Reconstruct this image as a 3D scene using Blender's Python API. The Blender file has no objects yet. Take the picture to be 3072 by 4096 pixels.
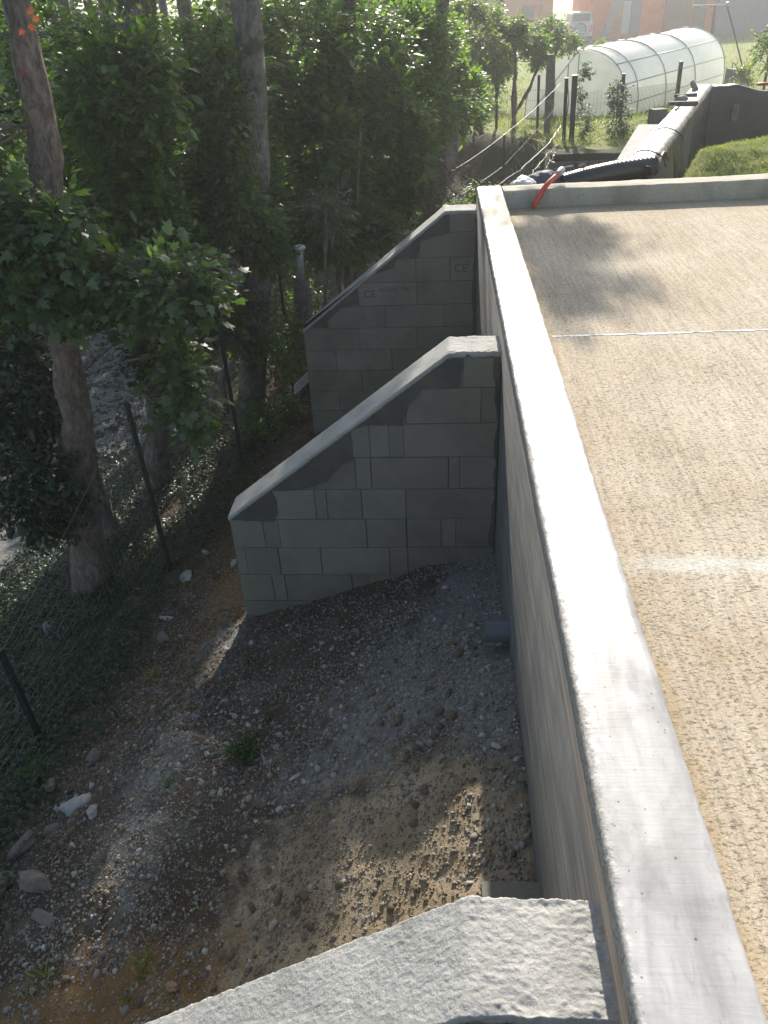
import bpy, math, random
import numpy as np
from mathutils import Vector

# ------------------------------------------------------------------ camera
S = bpy.context.scene
col = S.collection
f_px, pit, yaw, roll, EYE = 3125.88, 0.584447, 0.088585, -0.05530, 1.346
fw = Vector((-math.sin(yaw)*math.cos(pit), math.cos(yaw)*math.cos(pit), -math.sin(pit)))
rt = Vector((math.cos(yaw), math.sin(yaw), 0)); up = rt.cross(fw)
r2 = rt*math.cos(roll)+up*math.sin(roll); u2 = -rt*math.sin(roll)+up*math.cos(roll)
from mathutils import Matrix
cd = bpy.data.cameras.new('camera'); cam = bpy.data.objects.new('camera', cd); col.objects.link(cam)
M = Matrix((r2, u2, -fw)).transposed().to_4x4(); M.translation = (0, 0, EYE); cam.matrix_world = M
cd.sensor_fit = 'VERTICAL'; cd.sensor_height = 24.0; cd.lens = f_px/4096*24.0
cd.clip_start = 0.05; cd.clip_end = 600
S.camera = cam
# ------------------------------------------------------------------ light
SUNV = Vector((0.155, 1.91, 1.0)).normalized()
w = bpy.data.worlds.new('World'); S.world = w; w.use_nodes = True
nt = w.node_tree; bg = nt.nodes['Background']
sky = nt.nodes.new('ShaderNodeTexSky'); sky.sky_type = 'NISHITA'; sky.sun_disc = False
sky.sun_elevation = math.radians(27); sky.sun_rotation = math.radians(4.5)
sky.air_density = 1.3; sky.dust_density = 2.0
nt.links.new(sky.outputs[0], bg.inputs[0]); bg.inputs[1].default_value = 0.105
ld = bpy.data.lights.new('sun', 'SUN'); ld.energy = 5.0; ld.angle = math.radians(0.53); ld.color = (1.0, 0.93, 0.82)
sun = bpy.data.objects.new('sun', ld); col.objects.link(sun); sun.rotation_euler = SUNV.to_track_quat('Z', 'Y').to_euler()
S.view_settings.view_transform = 'Standard'; S.view_settings.look = 'None'
S.view_settings.gamma = 1; S.view_settings.use_curve_mapping = False
S.view_settings.exposure = 0.9

RNG = np.random.default_rng(7)
# ------------------------------------------------------------------ noise
def _h(ix, iy, iz, s):
    n = (ix.astype(np.int64)*374761393 + iy.astype(np.int64)*668265263 + iz.astype(np.int64)*2147483647 + s*974634777) & 0xffffffff
    n = ((n ^ (n >> 13))*1274126177) & 0xffffffff
    n = (n ^ (n >> 16)) & 0xffff
    return n/32767.5-1.0
def vn(P, s=0):
    P = np.asarray(P, float); i = np.floor(P).astype(np.int64); f = P-i; f = f*f*(3-2*f)
    o = 0
    for a in (0, 1):
        for b in (0, 1):
            for c in (0, 1):
                wt = (f[..., 0] if a else 1-f[..., 0])*(f[..., 1] if b else 1-f[..., 1])*(f[..., 2] if c else 1-f[..., 2])
                o = o+wt*_h(i[..., 0]+a, i[..., 1]+b, i[..., 2]+c, s)
    return o
def fbm(P, sc=1.0, o=4, s=0):
    P = np.asarray(P, float)*sc; r = 0; a = 1.0; t = 0
    for k in range(o):
        r = r+a*vn(P+k*17.3, s+k); t += a; a *= 0.5; P = P*2.03
    return r/t
def sst(a, b, x):
    t = np.clip((x-a)/(b-a), 0, 1); return t*t*(3-2*t)
# ------------------------------------------------------------------ mesh helpers
def mesh_obj(name, V, F, m=None, parent=None, smooth=False):
    me = bpy.data.meshes.new(name)
    V = np.asarray(V, np.float32)
    if isinstance(F, np.ndarray):
        n, k = F.shape
        me.vertices.add(len(V)); me.vertices.foreach_set('co', V.ravel())
        me.loops.add(n*k); me.loops.foreach_set('vertex_index', F.astype(np.int32).ravel())
        me.polygons.add(n); me.polygons.foreach_set('loop_start', np.arange(0, n*k, k, dtype=np.int32))
        me.update(calc_edges=True); me.validate()
    else:
        me.from_pydata(V.tolist(), [], F); me.update()
    if smooth: me.polygons.foreach_set('use_smooth', [True]*len(me.polygons))
    if m: me.materials.append(m)
    o = bpy.data.objects.new(name, me); col.objects.link(o)
    if parent: o.parent = parent
    return o
class MB:
    def __init__(s): s.v = []; s.f = []
    def add(s, V, F):
        b = len(s.v); s.v += [tuple(map(float, p)) for p in V]; s.f += [tuple(i+b for i in q) for q in F]; return s
    def box(s, x0, x1, y0, y1, z0, z1, rz=0, piv=None):
        V = [(x, y, z) for x in (x0, x1) for y in (y0, y1) for z in (z0, z1)]
        if rz:
            cx, cy = piv if piv else ((x0+x1)/2, (y0+y1)/2); c, q = math.cos(rz), math.sin(rz)
            V = [(cx+(x-cx)*c-(y-cy)*q, cy+(x-cx)*q+(y-cy)*c, z) for x, y, z in V]
        return s.add(V, [(0, 1, 3, 2), (4, 6, 7, 5), (0, 4, 5, 1), (2, 3, 7, 6), (0, 2, 6, 4), (1, 5, 7, 3)])
    def tube(s, pts, rad, n=8, caps=True):
        pts = [Vector(p) for p in pts]; N = len(pts)
        rad = rad if hasattr(rad, '__len__') else [rad]*N
        V = []; ref = None
        for i, p in enumerate(pts):
            t = (pts[min(i+1, N-1)]-pts[max(i-1, 0)]).normalized()
            if ref is None: ref = Vector((0, 0, 1)) if abs(t.z) < .9 else Vector((1, 0, 0))
            a = t.cross(ref).normalized(); b = t.cross(a).normalized(); ref = -b if False else ref
            for k in range(n):
                q = 2*math.pi*k/n; V.append(p+(a*math.cos(q)+b*math.sin(q))*rad[i])
        F = [(i*n+k, i*n+(k+1) % n, (i+1)*n+(k+1) % n, (i+1)*n+k) for i in range(N-1) for k in range(n)]
        if caps: F += [tuple(range(n))[::-1], tuple((N-1)*n+k for k in range(n))]
        return s.add(V, F)
    def beam(s, a, b, w_, h_):
        a = Vector(a); b = Vector(b); t = (b-a).normalized(); r = t.cross(Vector((0, 0, 1)))
        r = r.normalized() if r.length > .01 else Vector((1, 0, 0)); u = r.cross(t)
        V = [p+r*sx*w_/2+u*sz*h_/2 for p in (a, b) for sx in (-1, 1) for sz in (-1, 1)]
        return s.add(V, [(0, 1, 3, 2), (4, 6, 7, 5), (0, 4, 5, 1), (2, 3, 7, 6), (0, 2, 6, 4), (1, 5, 7, 3)])
    def build(s, name, m, parent=None, smooth=False): return mesh_obj(name, s.v, s.f, m, parent, smooth)
def loft(R, caps=True):
    """R (N, M, 3) closed rings"""
    N, Mm = R.shape[:2]; V = R.reshape(-1, 3)
    i = np.arange(N-1)[:, None]*Mm; k = np.arange(Mm)[None]; k2 = (k+1) % Mm
    F = np.stack([i+k, i+k2, i+Mm+k2, i+Mm+k], -1).reshape(-1, 4)
    return V, F
def thing(name, label, cat, loc=(0, 0, 0), group=None):
    o = bpy.data.objects.new(name, None); col.objects.link(o); o.location = loc
    o.empty_display_size = .1
    return tag(o, label, cat, group)
def tag(o, label, cat, group=None):
    o['label'] = label; o['category'] = cat
    if group: o['group'] = group
    return o
def struct(o): o['kind'] = 'structure'; return o
def stuff(o, label=None, cat=None):
    o['kind'] = 'stuff'
    if label: tag(o, label, cat)
    return o
# meshes are built in world coordinates: give thing-empties at a base location and offset children
def adopt(root, *kids):
    for k in kids:
        if k.data and not k.get('_off'):
            pass
        k.parent = root; k.matrix_parent_inverse = Matrix.Translation(-Vector(root.location))
    return root
# ------------------------------------------------------------------ materials
def newmat(name):
    m = bpy.data.materials.new(name); m.use_nodes = True
    t = m.node_tree; return m, t, t.nodes['Principled BSDF']
def N_(t, ty, **k):
    n = t.nodes.new(ty)
    for a, b in k.items(): setattr(n, a, b)
    return n
def coords(t, scale=(1, 1, 1), loc=(0, 0, 0), rot=(0, 0, 0), kind='Position'):
    g = N_(t, 'ShaderNodeNewGeometry'); mp = N_(t, 'ShaderNodeMapping')
    mp.inputs['Scale'].default_value = scale; mp.inputs['Location'].default_value = loc; mp.inputs['Rotation'].default_value = rot
    t.links.new(g.outputs['Position'], mp.inputs[0]); return mp.outputs[0]
def noise(t, vec, sc, det=4, rough=.55, dist=0):
    n = N_(t, 'ShaderNodeTexNoise'); n.inputs['Scale'].default_value = sc; n.inputs['Detail'].default_value = det
    n.inputs['Roughness'].default_value = rough; n.inputs['Distortion'].default_value = dist
    t.links.new(vec, n.inputs['Vector']); return n.outputs['Fac']
def ramp(t, fac, stops):
    r = N_(t, 'ShaderNodeValToRGB'); e = r.color_ramp.elements
    while len(e) > 1: e.remove(e[-1])
    e[0].position = stops[0][0]; e[0].color = (*stops[0][1], 1)
    for p, c in stops[1:]:
        q = e.new(p); q.color = (*c, 1)
    t.links.new(fac, r.inputs[0]); return r.outputs[0]
def g3(v): return (v, v, v)
def mixc(t, fac, a, b, mode='MIX'):
    n = N_(t, 'ShaderNodeMix', data_type='RGBA', blend_type=mode)
    for s_, v in ((0, fac), (6, a), (7, b)):
        if hasattr(v, 'links') or isinstance(v, bpy.types.NodeSocket): t.links.new(v, n.inputs[s_])
        else: n.inputs[s_].default_value = v if s_ == 0 else (*v, 1)
    return n.outputs[2]
def math_(t, op, a, b=0.0):
    n = N_(t, 'ShaderNodeMath', operation=op)
    for i, v in enumerate((a, b)):
        if isinstance(v, bpy.types.NodeSocket): t.links.new(v, n.inputs[i])
        else: n.inputs[i].default_value = v
    return n.outputs[0]
def bump(t, b, h, strength=.5, dist=.005, prev=None):
    n = N_(t, 'ShaderNodeBump'); n.inputs['Strength'].default_value = strength; n.inputs['Distance'].default_value = dist
    t.links.new(h, n.inputs['Height'])
    if prev is not None: t.links.new(prev, n.inputs['Normal'])
    t.links.new(n.outputs[0], b.inputs['Normal']); return n.outputs[0]
def simple(name, c, rough=.7, metal=0, var=.15, sc=8, bs=.2, bd=.003):
    m, t, b = newmat(name); v = coords(t)
    n = noise(t, v, sc, 5)
    lo = tuple(x*(1-var) for x in c); hi = tuple(min(1, x*(1+var)) for x in c)
    t.links.new(ramp(t, n, [(.3, lo), (.7, hi)]), b.inputs['Base Color'])
    b.inputs['Roughness'].default_value = rough; b.inputs['Metallic'].default_value = metal
    if bs: bump(t, b, noise(t, v, sc*8, 4), bs, bd)
    return m
def m_concrete(name, dark, mid, light, sc=3, fine=90, rough=.9, bs=.6, bd=.004, stretch=(1, 1, 1), spec=.4, pits=True, island=0.0, pitc=.35):
    m, t, b = newmat(name); v = coords(t, stretch); v0 = coords(t)
    c = ramp(t, noise(t, v, sc, 6, .6, .4), [(.28, dark), (.5, mid), (.72, light)])
    f = noise(t, v0, fine, 4, .7)
    c = mixc(t, .55, c, ramp(t, f, [(.3, g3(.55)), (.55, g3(.8)), (.75, g3(1))]), 'MULTIPLY')
    if island:
        g = N_(t, 'ShaderNodeObjectInfo')
        c = mixc(t, 1.0, c, ramp(t, g.outputs['Random'], [(0, g3(1-island)), (1, g3(1))]), 'MULTIPLY')
    if pits:
        vo = N_(t, 'ShaderNodeTexVoronoi'); vo.inputs['Scale'].default_value = fine*.35; t.links.new(v0, vo.inputs['Vector'])
        msk = ramp(t, math_(t, 'MULTIPLY', vo.outputs['Distance'], math_(t, 'ADD', noise(t, v0, 9, 2), .5)), [(.05, g3(pitc)), (.14, g3(1))])
        c = mixc(t, 1.0, c, msk, 'MULTIPLY')
    t.links.new(c, b.inputs['Base Color']); b.inputs['Roughness'].default_value = rough
    b.inputs['Specular IOR Level'].default_value = spec
    n1 = bump(t, b, noise(t, v0, fine*.4, 5, .7), bs, bd)
    bump(t, b, f, bs*.6, bd*.4, n1)
    return m
def m_leaf(name, cols, trans=.45, rough=.45, spec=.4):
    m, t, b = newmat(name)
    g = N_(t, 'ShaderNodeNewGeometry')
    n = len(cols); c = ramp(t, g.outputs['Random Per Island'], [(i/(n-1) if n > 1 else 0, k) for i, k in enumerate(cols)])
    t.links.new(c, b.inputs['Base Color']); b.inputs['Roughness'].default_value = rough
    b.inputs['Specular IOR Level'].default_value = spec
    tr = N_(t, 'ShaderNodeBsdfTranslucent')
    t.links.new(mixc(t, 1.0, c, (1.9, 2.1, .9), 'MULTIPLY'), tr.inputs['Color'])
    mx = N_(t, 'ShaderNodeMixShader'); mx.inputs[0].default_value = trans
    t.links.new(b.outputs[0], mx.inputs[1]); t.links.new(tr.outputs[0], mx.inputs[2])
    t.links.new(mx.outputs[0], t.nodes['Material Output'].inputs['Surface']); return m
def m_bark(name, dark, light, moss=None):
    m, t, b = newmat(name); v = coords(t, (1, 1, .42)); v0 = coords(t)
    c = ramp(t, noise(t, v, 28, 6, .7, .6), [(.32, dark), (.5, tuple((a+q)/2 for a, q in zip(dark, light))), (.68, light)])
    c = mixc(t, .6, c, ramp(t, noise(t, v0, 6, 3), [(.35, g3(.6)), (.65, g3(1.25))]), 'MULTIPLY')
    if moss: c = mixc(t, ramp(t, noise(t, v0, 4, 4), [(.52, g3(0)), (.62, g3(.8))]), c, moss)
    t.links.new(c, b.inputs['Base Color']); b.inputs['Roughness'].default_value = .9
    bump(t, b, noise(t, v, 40, 5, .7, .5), 1, .012); return m

MT = {}
MT['coping'] = None
def mk_coping():
    m, t, b = newmat('smooth_trowelled_concrete'); v0 = coords(t); vs = coords(t, (3.2, .5, 1)); vx = coords(t, (.6, 5, 1))
    c = ramp(t, noise(t, vs, 3.5, 6, .6, .6), [(.3, (.28, .272, .268)), (.5, (.40, .39, .385)), (.72, (.51, .497, .49))])
    c = mixc(t, .28, c, ramp(t, noise(t, vx, 14, 5, .7, .6), [(.3, g3(.75)), (.6, g3(1.05))]), 'MULTIPLY')
    c = mixc(t, .8, c, ramp(t, noise(t, v0, 4.5, 7, .65, 1.5), [(.3, (.68, .67, .675)), (.55, g3(1)), (.7, g3(1.12))]), 'MULTIPLY')
    c = mixc(t, .5, c, ramp(t, noise(t, coords(t, (1, .3, 1), rot=(0, 0, .5)), 30, 6, .75, 2), [(.36, g3(.7)), (.46, g3(1))]), 'MULTIPLY')
    vo = N_(t, 'ShaderNodeTexVoronoi'); vo.inputs['Scale'].default_value = 34; t.links.new(v0, vo.inputs['Vector'])
    c = mixc(t, 1.0, c, ramp(t, math_(t, 'MULTIPLY', vo.outputs['Distance'], math_(t, 'ADD', noise(t, v0, 7, 3), .55)), [(.07, g3(.3)), (.13, g3(1))]), 'MULTIPLY')
    # crumbly, sandier outer edge
    sx = N_(t, 'ShaderNodeSeparateXYZ'); t.links.new(v0, sx.inputs[0])
    e = math_(t, 'ADD', math_(t, 'ADD', sx.outputs[0], math_(t, 'MULTIPLY', noise(t, v0, 16, 5, .7), .045)), math_(t, 'MULTIPLY', noise(t, v0, 1.6, 3), .07))
    edge = ramp(t, e, [(.358, g3(1)), (.372, g3(0))])
    c = mixc(t, edge, c, ramp(t, noise(t, v0, 120, 3, .7), [(.35, (.2, .185, .17)), (.6, (.42, .40, .37))]))
    t.links.new(c, b.inputs['Base Color'])
    r = ramp(t, noise(t, vs, 5, 5, .6, .5), [(.35, g3(.27)), (.65, g3(.5))])
    r = mixc(t, edge, r, (.95, .95, .95)); t.links.new(r, b.inputs['Roughness'])
    b.inputs['Specular IOR Level'].default_value = .55
    n1 = bump(t, b, noise(t, vx, 30, 5, .65), .22, .0014)
    bump(t, b, math_(t, 'MULTIPLY', noise(t, v0, 110, 4, .8), edge), .8, .004, n1)
    return m
MT['coping'] = mk_coping()
MT['wall'] = None
def mk_wallface():
    m, t, b = newmat('board_formed_concrete'); v0 = coords(t); vs = coords(t, (1, .09, 1)); vv = coords(t, (1, 2.2, .5))
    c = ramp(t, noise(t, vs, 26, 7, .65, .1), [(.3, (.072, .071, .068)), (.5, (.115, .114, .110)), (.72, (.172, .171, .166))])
    c = mixc(t, ramp(t, noise(t, vs, 4, 4, .6, .8), [(.55, g3(0)), (.7, g3(.55))]), c, (.26, .17, .09))
    c = mixc(t, .5, c, ramp(t, noise(t, vv, 3, 5), [(.3, g3(.65)), (.65, g3(1.15))]), 'MULTIPLY')
    sx = N_(t, 'ShaderNodeSeparateXYZ'); t.links.new(v0, sx.inputs[0])
    zz = math_(t, 'ADD', math_(t, 'MULTIPLY', sx.outputs[2], 8.2), math_(t, 'MULTIPLY', noise(t, vs, 2, 2), .1))
    fr = math_(t, 'FRACT', zz)
    seam = ramp(t, fr, [(.0, g3(1)), (.012, g3(1)), (.03, g3(0)), (.985, g3(0)), (1, g3(1))])
    seam = math_(t, 'MULTIPLY', seam, ramp(t, noise(t, vs, 9, 2), [(.42, g3(0)), (.55, g3(1))]))
    c = mixc(t, math_(t, 'MULTIPLY', seam, .45), c, (.4, .39, .36)); t.links.new(c, b.inputs['Base Color']); b.inputs['Roughness'].default_value = .85
    n1 = bump(t, b, noise(t, vs, 60, 6, .7), .6, .003); bump(t, b, seam, .5, .003, n1); return m
MT['wall'] = mk_wallface()
MT['block'] = m_concrete('concrete_block', (.18, .168, .142), (.24, .226, .19), (.29, .272, .232), sc=3.2, fine=170, bs=.6, bd=.004, island=.2, pits=True, pitc=.55)
MT['joint'] = simple('dark_joint_mortar', (.07, .068, .06), .95, sc=40)  # dark mortar colour seen in the gaps between blocks
MT['smear'] = m_concrete('smeared_dark_mortar', (.07, .065, .056), (.095, .09, .079), (.125, .12, .106), sc=5, fine=120, bs=.4, bd=.002, pits=False)
MT['cap'] = m_concrete('rough_cement_cap', (.32, .315, .295), (.43, .42, .395), (.53, .515, .485), sc=7, fine=210, bs=1.0, bd=.0035, pitc=.3)
MT['endwall'] = m_concrete('weathered_low_wall_concrete', (.3, .27, .21), (.42, .385, .31), (.5, .47, .4), sc=4, fine=60, stretch=(1, 1, .4), bs=.4)
def mk_slab():
    m, t, b = newmat('brushed_concrete_slab'); v0 = coords(t)
    vb = coords(t, (1, .05, 1), rot=(0, 0, math.radians(1.5))); vt = coords(t, (.55, 1, 1))
    c = ramp(t, noise(t, v0, 1.1, 6, .6, .4), [(.28, (.45, .375, .275)), (.5, (.53, .455, .355)), (.72, (.60, .53, .43))])
    c = mixc(t, .55, c, ramp(t, noise(t, v0, 160, 3, .75), [(.34, g3(.6)), (.62, g3(1.12))]), 'MULTIPLY')
    c = mixc(t, .55, c, ramp(t, noise(t, vb, 55, 4, .7), [(.36, g3(.66)), (.55, g3(1.05))]), 'MULTIPLY')
    # open pores: short dark ticks across the brushing
    tick = ramp(t, noise(t, vt, 125, 4, .78), [(.39, g3(.3)), (.46, g3(1))])
    c = mixc(t, .75, c, tick, 'MULTIPLY')
    tick2 = ramp(t, math_(t, 'ADD', noise(t, vt, 58, 5, .8), math_(t, 'MULTIPLY', noise(t, v0, 3, 2), .14)), [(.43, g3(.3)), (.48, g3(1))])
    c = mixc(t, ramp(t, noise(t, v0, 1.3, 4), [(.35, g3(.35)), (.65, g3(.95))]), c, tick2, 'MULTIPLY')
    c = mixc(t, .6, c, ramp(t, noise(t, coords(t, (1, .25, 1), rot=(0, 0, .12)), 2.2, 6, .6, 1.2), [(.3, (.85, .83, .8)), (.6, g3(1.05))]), 'MULTIPLY')
    sx = N_(t, 'ShaderNodeSeparateXYZ'); t.links.new(v0, sx.inputs[0])
    # ochre dirt gathered against the coping, a chalky band across, a sandy strip by the end wall
    e = math_(t, 'ADD', sx.outputs[0], math_(t, 'MULTIPLY', noise(t, v0, 5, 4), .16))
    c = mixc(t, ramp(t, e, [(.58, g3(.75)), (.66, g3(0))]), c, (.36, .25, .12))
    yy = math_(t, 'ABSOLUTE', math_(t, 'SUBTRACT', math_(t, 'ADD', sx.outputs[1], math_(t, 'MULTIPLY', noise(t, v0, 6, 4), .09)), 1.965))
    ch = math_(t, 'MULTIPLY', ramp(t, yy, [(.02, g3(.7)), (.055, g3(0))]), ramp(t, noise(t, v0, 12, 4), [(.35, g3(.3)), (.6, g3(1))]))
    c = mixc(t, ch, c, (.60, .60, .56))
    y2 = math_(t, 'ADD', sx.outputs[1], math_(t, 'MULTIPLY', noise(t, v0, 3, 4), .5))
    c = mixc(t, ramp(t, y2, [(.0, g3(0)), (1, g3(0))]), c, (.4, .3, .16))
    y3 = math_(t, 'DIVIDE', y2, 7.0)
    c = mixc(t, ramp(t, y3, [(.90, g3(0)), (.95, g3(.45)), (.965, g3(.3)), (.985, g3(.9))]), c, (.37, .29, .17))
    c = mixc(t, ramp(t, noise(t, v0, 2.6, 5, .6), [(.6, g3(0)), (.72, g3(.4))]), c, (.4, .27, .12))
    t.links.new(c, b.inputs['Base Color']); b.inputs['Roughness'].default_value = .95; b.inputs['Specular IOR Level'].default_value = .25
    n1 = bump(t, b, noise(t, vb, 60, 4, .7), .8, .004)
    n2 = bump(t, b, tick, .6, .003, n1); bump(t, b, noise(t, v0, 130, 4, .7), .6, .003, n2)
    return m
MT['slab'] = mk_slab()
def mk_ground():
    m, t, b = newmat('earth_and_gravel'); v0 = coords(t)
    at = N_(t, 'ShaderNodeVertexColor'); at.layer_name = 'soil'; sp = N_(t, 'ShaderNodeSeparateColor'); t.links.new(at.outputs['Color'], sp.inputs[0])
    n1 = noise(t, v0, 5, 7, .65); n2 = noise(t, v0, 45, 5, .75)
    brown = ramp(t, n1, [(.3, (.06, .045, .033)), (.55, (.10, .077, .055)), (.75, (.16, .128, .095))])
    grey = ramp(t, n2, [(.3, (.12, .118, .11)), (.5, (.2, .2, .19)), (.72, (.36, .355, .34))])
    ochre = ramp(t, n1, [(.3, (.17, .095, .04)), (.6, (.27, .165, .075)), (.8, (.33, .25, .16))])
    green = ramp(t, n2, [(.3, (.03, .03, .018)), (.5, (.045, .055, .022)), (.75, (.07, .09, .035))])
    def msk(o, s_=0): return ramp(t, math_(t, 'ADD', o, math_(t, 'MULTIPLY', math_(t, 'SUBTRACT', noise(t, v0, 9+s_, 5, .65), .5), 1.1)), [(.35, g3(0)), (.65, g3(1))])
    c = mixc(t, msk(sp.outputs[1], 3), brown, ochre); c = mixc(t, msk(sp.outputs[0]), c, grey); c = mixc(t, msk(sp.outputs[2], 7), c, green)
    c = mixc(t, msk(at.outputs['Alpha'], 5), c, ramp(t, n1, [(.3, (.27, .2, .12)), (.6, (.4, .32, .22)), (.8, (.46, .4, .31))]))  # paler beige painted in where the sun strikes the dirt
    sx = N_(t, 'ShaderNodeSeparateXYZ'); t.links.new(v0, sx.inputs[0])
    lw = math_(t, 'MULTIPLY', math_(t, 'GREATER_THAN', sx.outputs[1], 6.72), math_(t, 'GREATER_THAN', math_(t, 'SUBTRACT', sx.outputs[0], math_(t, 'MULTIPLY', math_(t, 'SUBTRACT', sx.outputs[1], 7.2), .369)), 1.8))
    lw = math_(t, 'MAXIMUM', lw, math_(t, 'MULTIPLY', math_(t, 'GREATER_THAN', sx.outputs[1], 13.0), math_(t, 'GREATER_THAN', math_(t, 'ADD', sx.outputs[1], math_(t, 'MULTIPLY', sx.outputs[0], 2.85)), 19.4)))
    c = mixc(t, lw, c, ramp(t, n2, [(.3, (.11, .135, .03)), (.5, (.17, .2, .045)), (.72, (.27, .25, .10))]))
    c = mixc(t, .7, c, ramp(t, noise(t, v0, 110, 4, .8), [(.3, g3(.5)), (.65, g3(1.25))]), 'MULTIPLY')
    t.links.new(c, b.inputs['Base Color']); b.inputs['Roughness'].default_value = .95; b.inputs['Specular IOR Level'].default_value = .2
    a = bump(t, b, noise(t, v0, 28, 6, .75), .8, .018); bump(t, b, noise(t, v0, 150, 4, .8), .8, .006, a); return m
MT['ground'] = mk_ground()
def mk_stone(name, cols):
    m, t, b = newmat(name); g = N_(t, 'ShaderNodeNewGeometry'); v0 = coords(t)
    c = ramp(t, g.outputs['Random Per Island'], [(i/(len(cols)-1), k) for i, k in enumerate(cols)])
    c = mixc(t, .6, c, ramp(t, noise(t, v0, 60, 5, .7), [(.3, g3(.5)), (.7, g3(1.2))]), 'MULTIPLY')
    t.links.new(c, b.inputs['Base Color']); b.inputs['Roughness'].default_value = .9
    bump(t, b, noise(t, v0, 80, 4, .7), .6, .004); return m
MT['gravel'] = mk_stone('gravel_stones', [(.10, .085, .065), (.2, .19, .175), (.14, .12, .10), (.3, .29, .27), (.24, .2, .15), (.42, .41, .39)])
MT['rock'] = mk_stone('pale_limestone', [(.29, .28, .265), (.38, .37, .35)])
MT['rockdark'] = mk_stone('earthy_boulder', [(.14, .115, .095), (.2, .17, .15)])
MT['rockbrown'] = mk_stone('rusty_stone', [(.25, .16, .1), (.3, .2, .12)])
MT['litter'] = m_leaf('dead_leaves', [(.16, .09, .05), (.10, .065, .04), (.24, .16, .09), (.09, .07, .05)], .15, .8, .15)
MT['maple'] = m_leaf('maple_leaves', [(.045, .085, .032), (.07, .12, .04), (.10, .16, .045), (.055, .10, .04)], .4, .42, .7)
MT['hornbeam'] = m_leaf('woodland_leaves', [(.045, .09, .024), (.075, .14, .035), (.12, .19, .042), (.075, .13, .038), (.15, .2, .05)], .52, .33, .55)
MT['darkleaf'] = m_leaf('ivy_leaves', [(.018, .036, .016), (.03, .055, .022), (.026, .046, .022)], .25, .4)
MT['bright'] = m_leaf('fruit_tree_leaves', [(.075, .135, .028), (.115, .185, .035), (.09, .155, .04), (.15, .21, .045)], .55, .5, .3)
MT['yellow'] = m_leaf('yellow_green_leaves', [(.12, .16, .03), (.16, .2, .04), (.10, .14, .03)], .5, .5)
MT['pale'] = m_leaf('pale_grey_leaves', [(.07, .09, .05), (.10, .12, .075), (.06, .085, .045)], .35, .4)
MT['red'] = m_leaf('red_leaves', [(.22, .05, .03), (.26, .08, .04)], .45, .5)
MT['grass'] = m_leaf('grass_blades', [(.11, .15, .03), (.17, .21, .045), (.27, .24, .12), (.14, .18, .035), (.20, .22, .06)], .4, .6)
MT['weed'] = m_leaf('weed_leaves', [(.03, .075, .024), (.045, .10, .03)], .4, .5)
MT['bark'] = m_bark('grey_brown_bark', (.06, .05, .04), (.22, .19, .16))
MT['bark_red'] = m_bark('reddish_bark', (.075, .052, .04), (.30, .235, .195))
MT['bark_ivy'] = m_bark('mossy_bark', (.06, .055, .045), (.27, .25, .22), (.045, .055, .025))
MT['bark_pale'] = m_bark('pale_sapling_bark', (.12, .11, .09), (.3, .28, .24))
MT['metal_dark'] = simple('dark_green_fence_metal', (.03, .034, .033), .5, .3, bs=0)
MT['wire'] = simple('galvanised_wire', (.22, .23, .22), .45, .8, bs=0)
MT['darkwire'] = simple('coated_fence_wire', (.12, .14, .125), .45, .4, bs=0)
MT['galv'] = simple('galvanised_pipe', (.42, .43, .42), .5, .6)
MT['pvc'] = simple('grey_pvc', (.11, .125, .145), .45, 0, bs=0)
MT['pvcin'] = simple('pipe_inside', (.03, .03, .035), .8, 0, bs=0)
MT['redpipe'] = simple('red_ducting', (.62, .055, .03), .45, 0, .1, 20, .1)
MT['tape'] = simple('grey_tape', (.32, .33, .34), .5)
MT['blackpl'] = simple('black_corrugated_plastic', (.028, .029, .032), .32, 0, .1, 10, .05)
MT['membrane'] = None
def mk_membrane():
    m, t, b = newmat('bituminous_membrane'); v = coords(t)
    t.links.new(ramp(t, noise(t, v, 3, 5), [(.3, (.014, .015, .018)), (.7, (.03, .031, .036))]), b.inputs['Base Color'])
    t.links.new(ramp(t, noise(t, v, 9, 4), [(.35, g3(.34)), (.65, g3(.6))]), b.inputs['Roughness'])
    bump(t, b, noise(t, v, 7, 5, .6), .7, .03); return m
MT['membrane'] = mk_membrane()
MT['tarpw'] = simple('pale_plastic_sack', (.55, .56, .57), .5, 0, .15, 12, .6, .02)
MT['tarpd'] = simple('dark_blue_grey_cloth', (.07, .08, .10), .7, 0, .2, 12, .6, .02)
MT['greypanel'] = simple('grey_fibre_cement_panel', (.25, .26, .26), .8, 0, .08)
MT['timber'] = m_bark('old_grey_timber', (.07, .06, .05), (.2, .18, .15))
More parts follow.
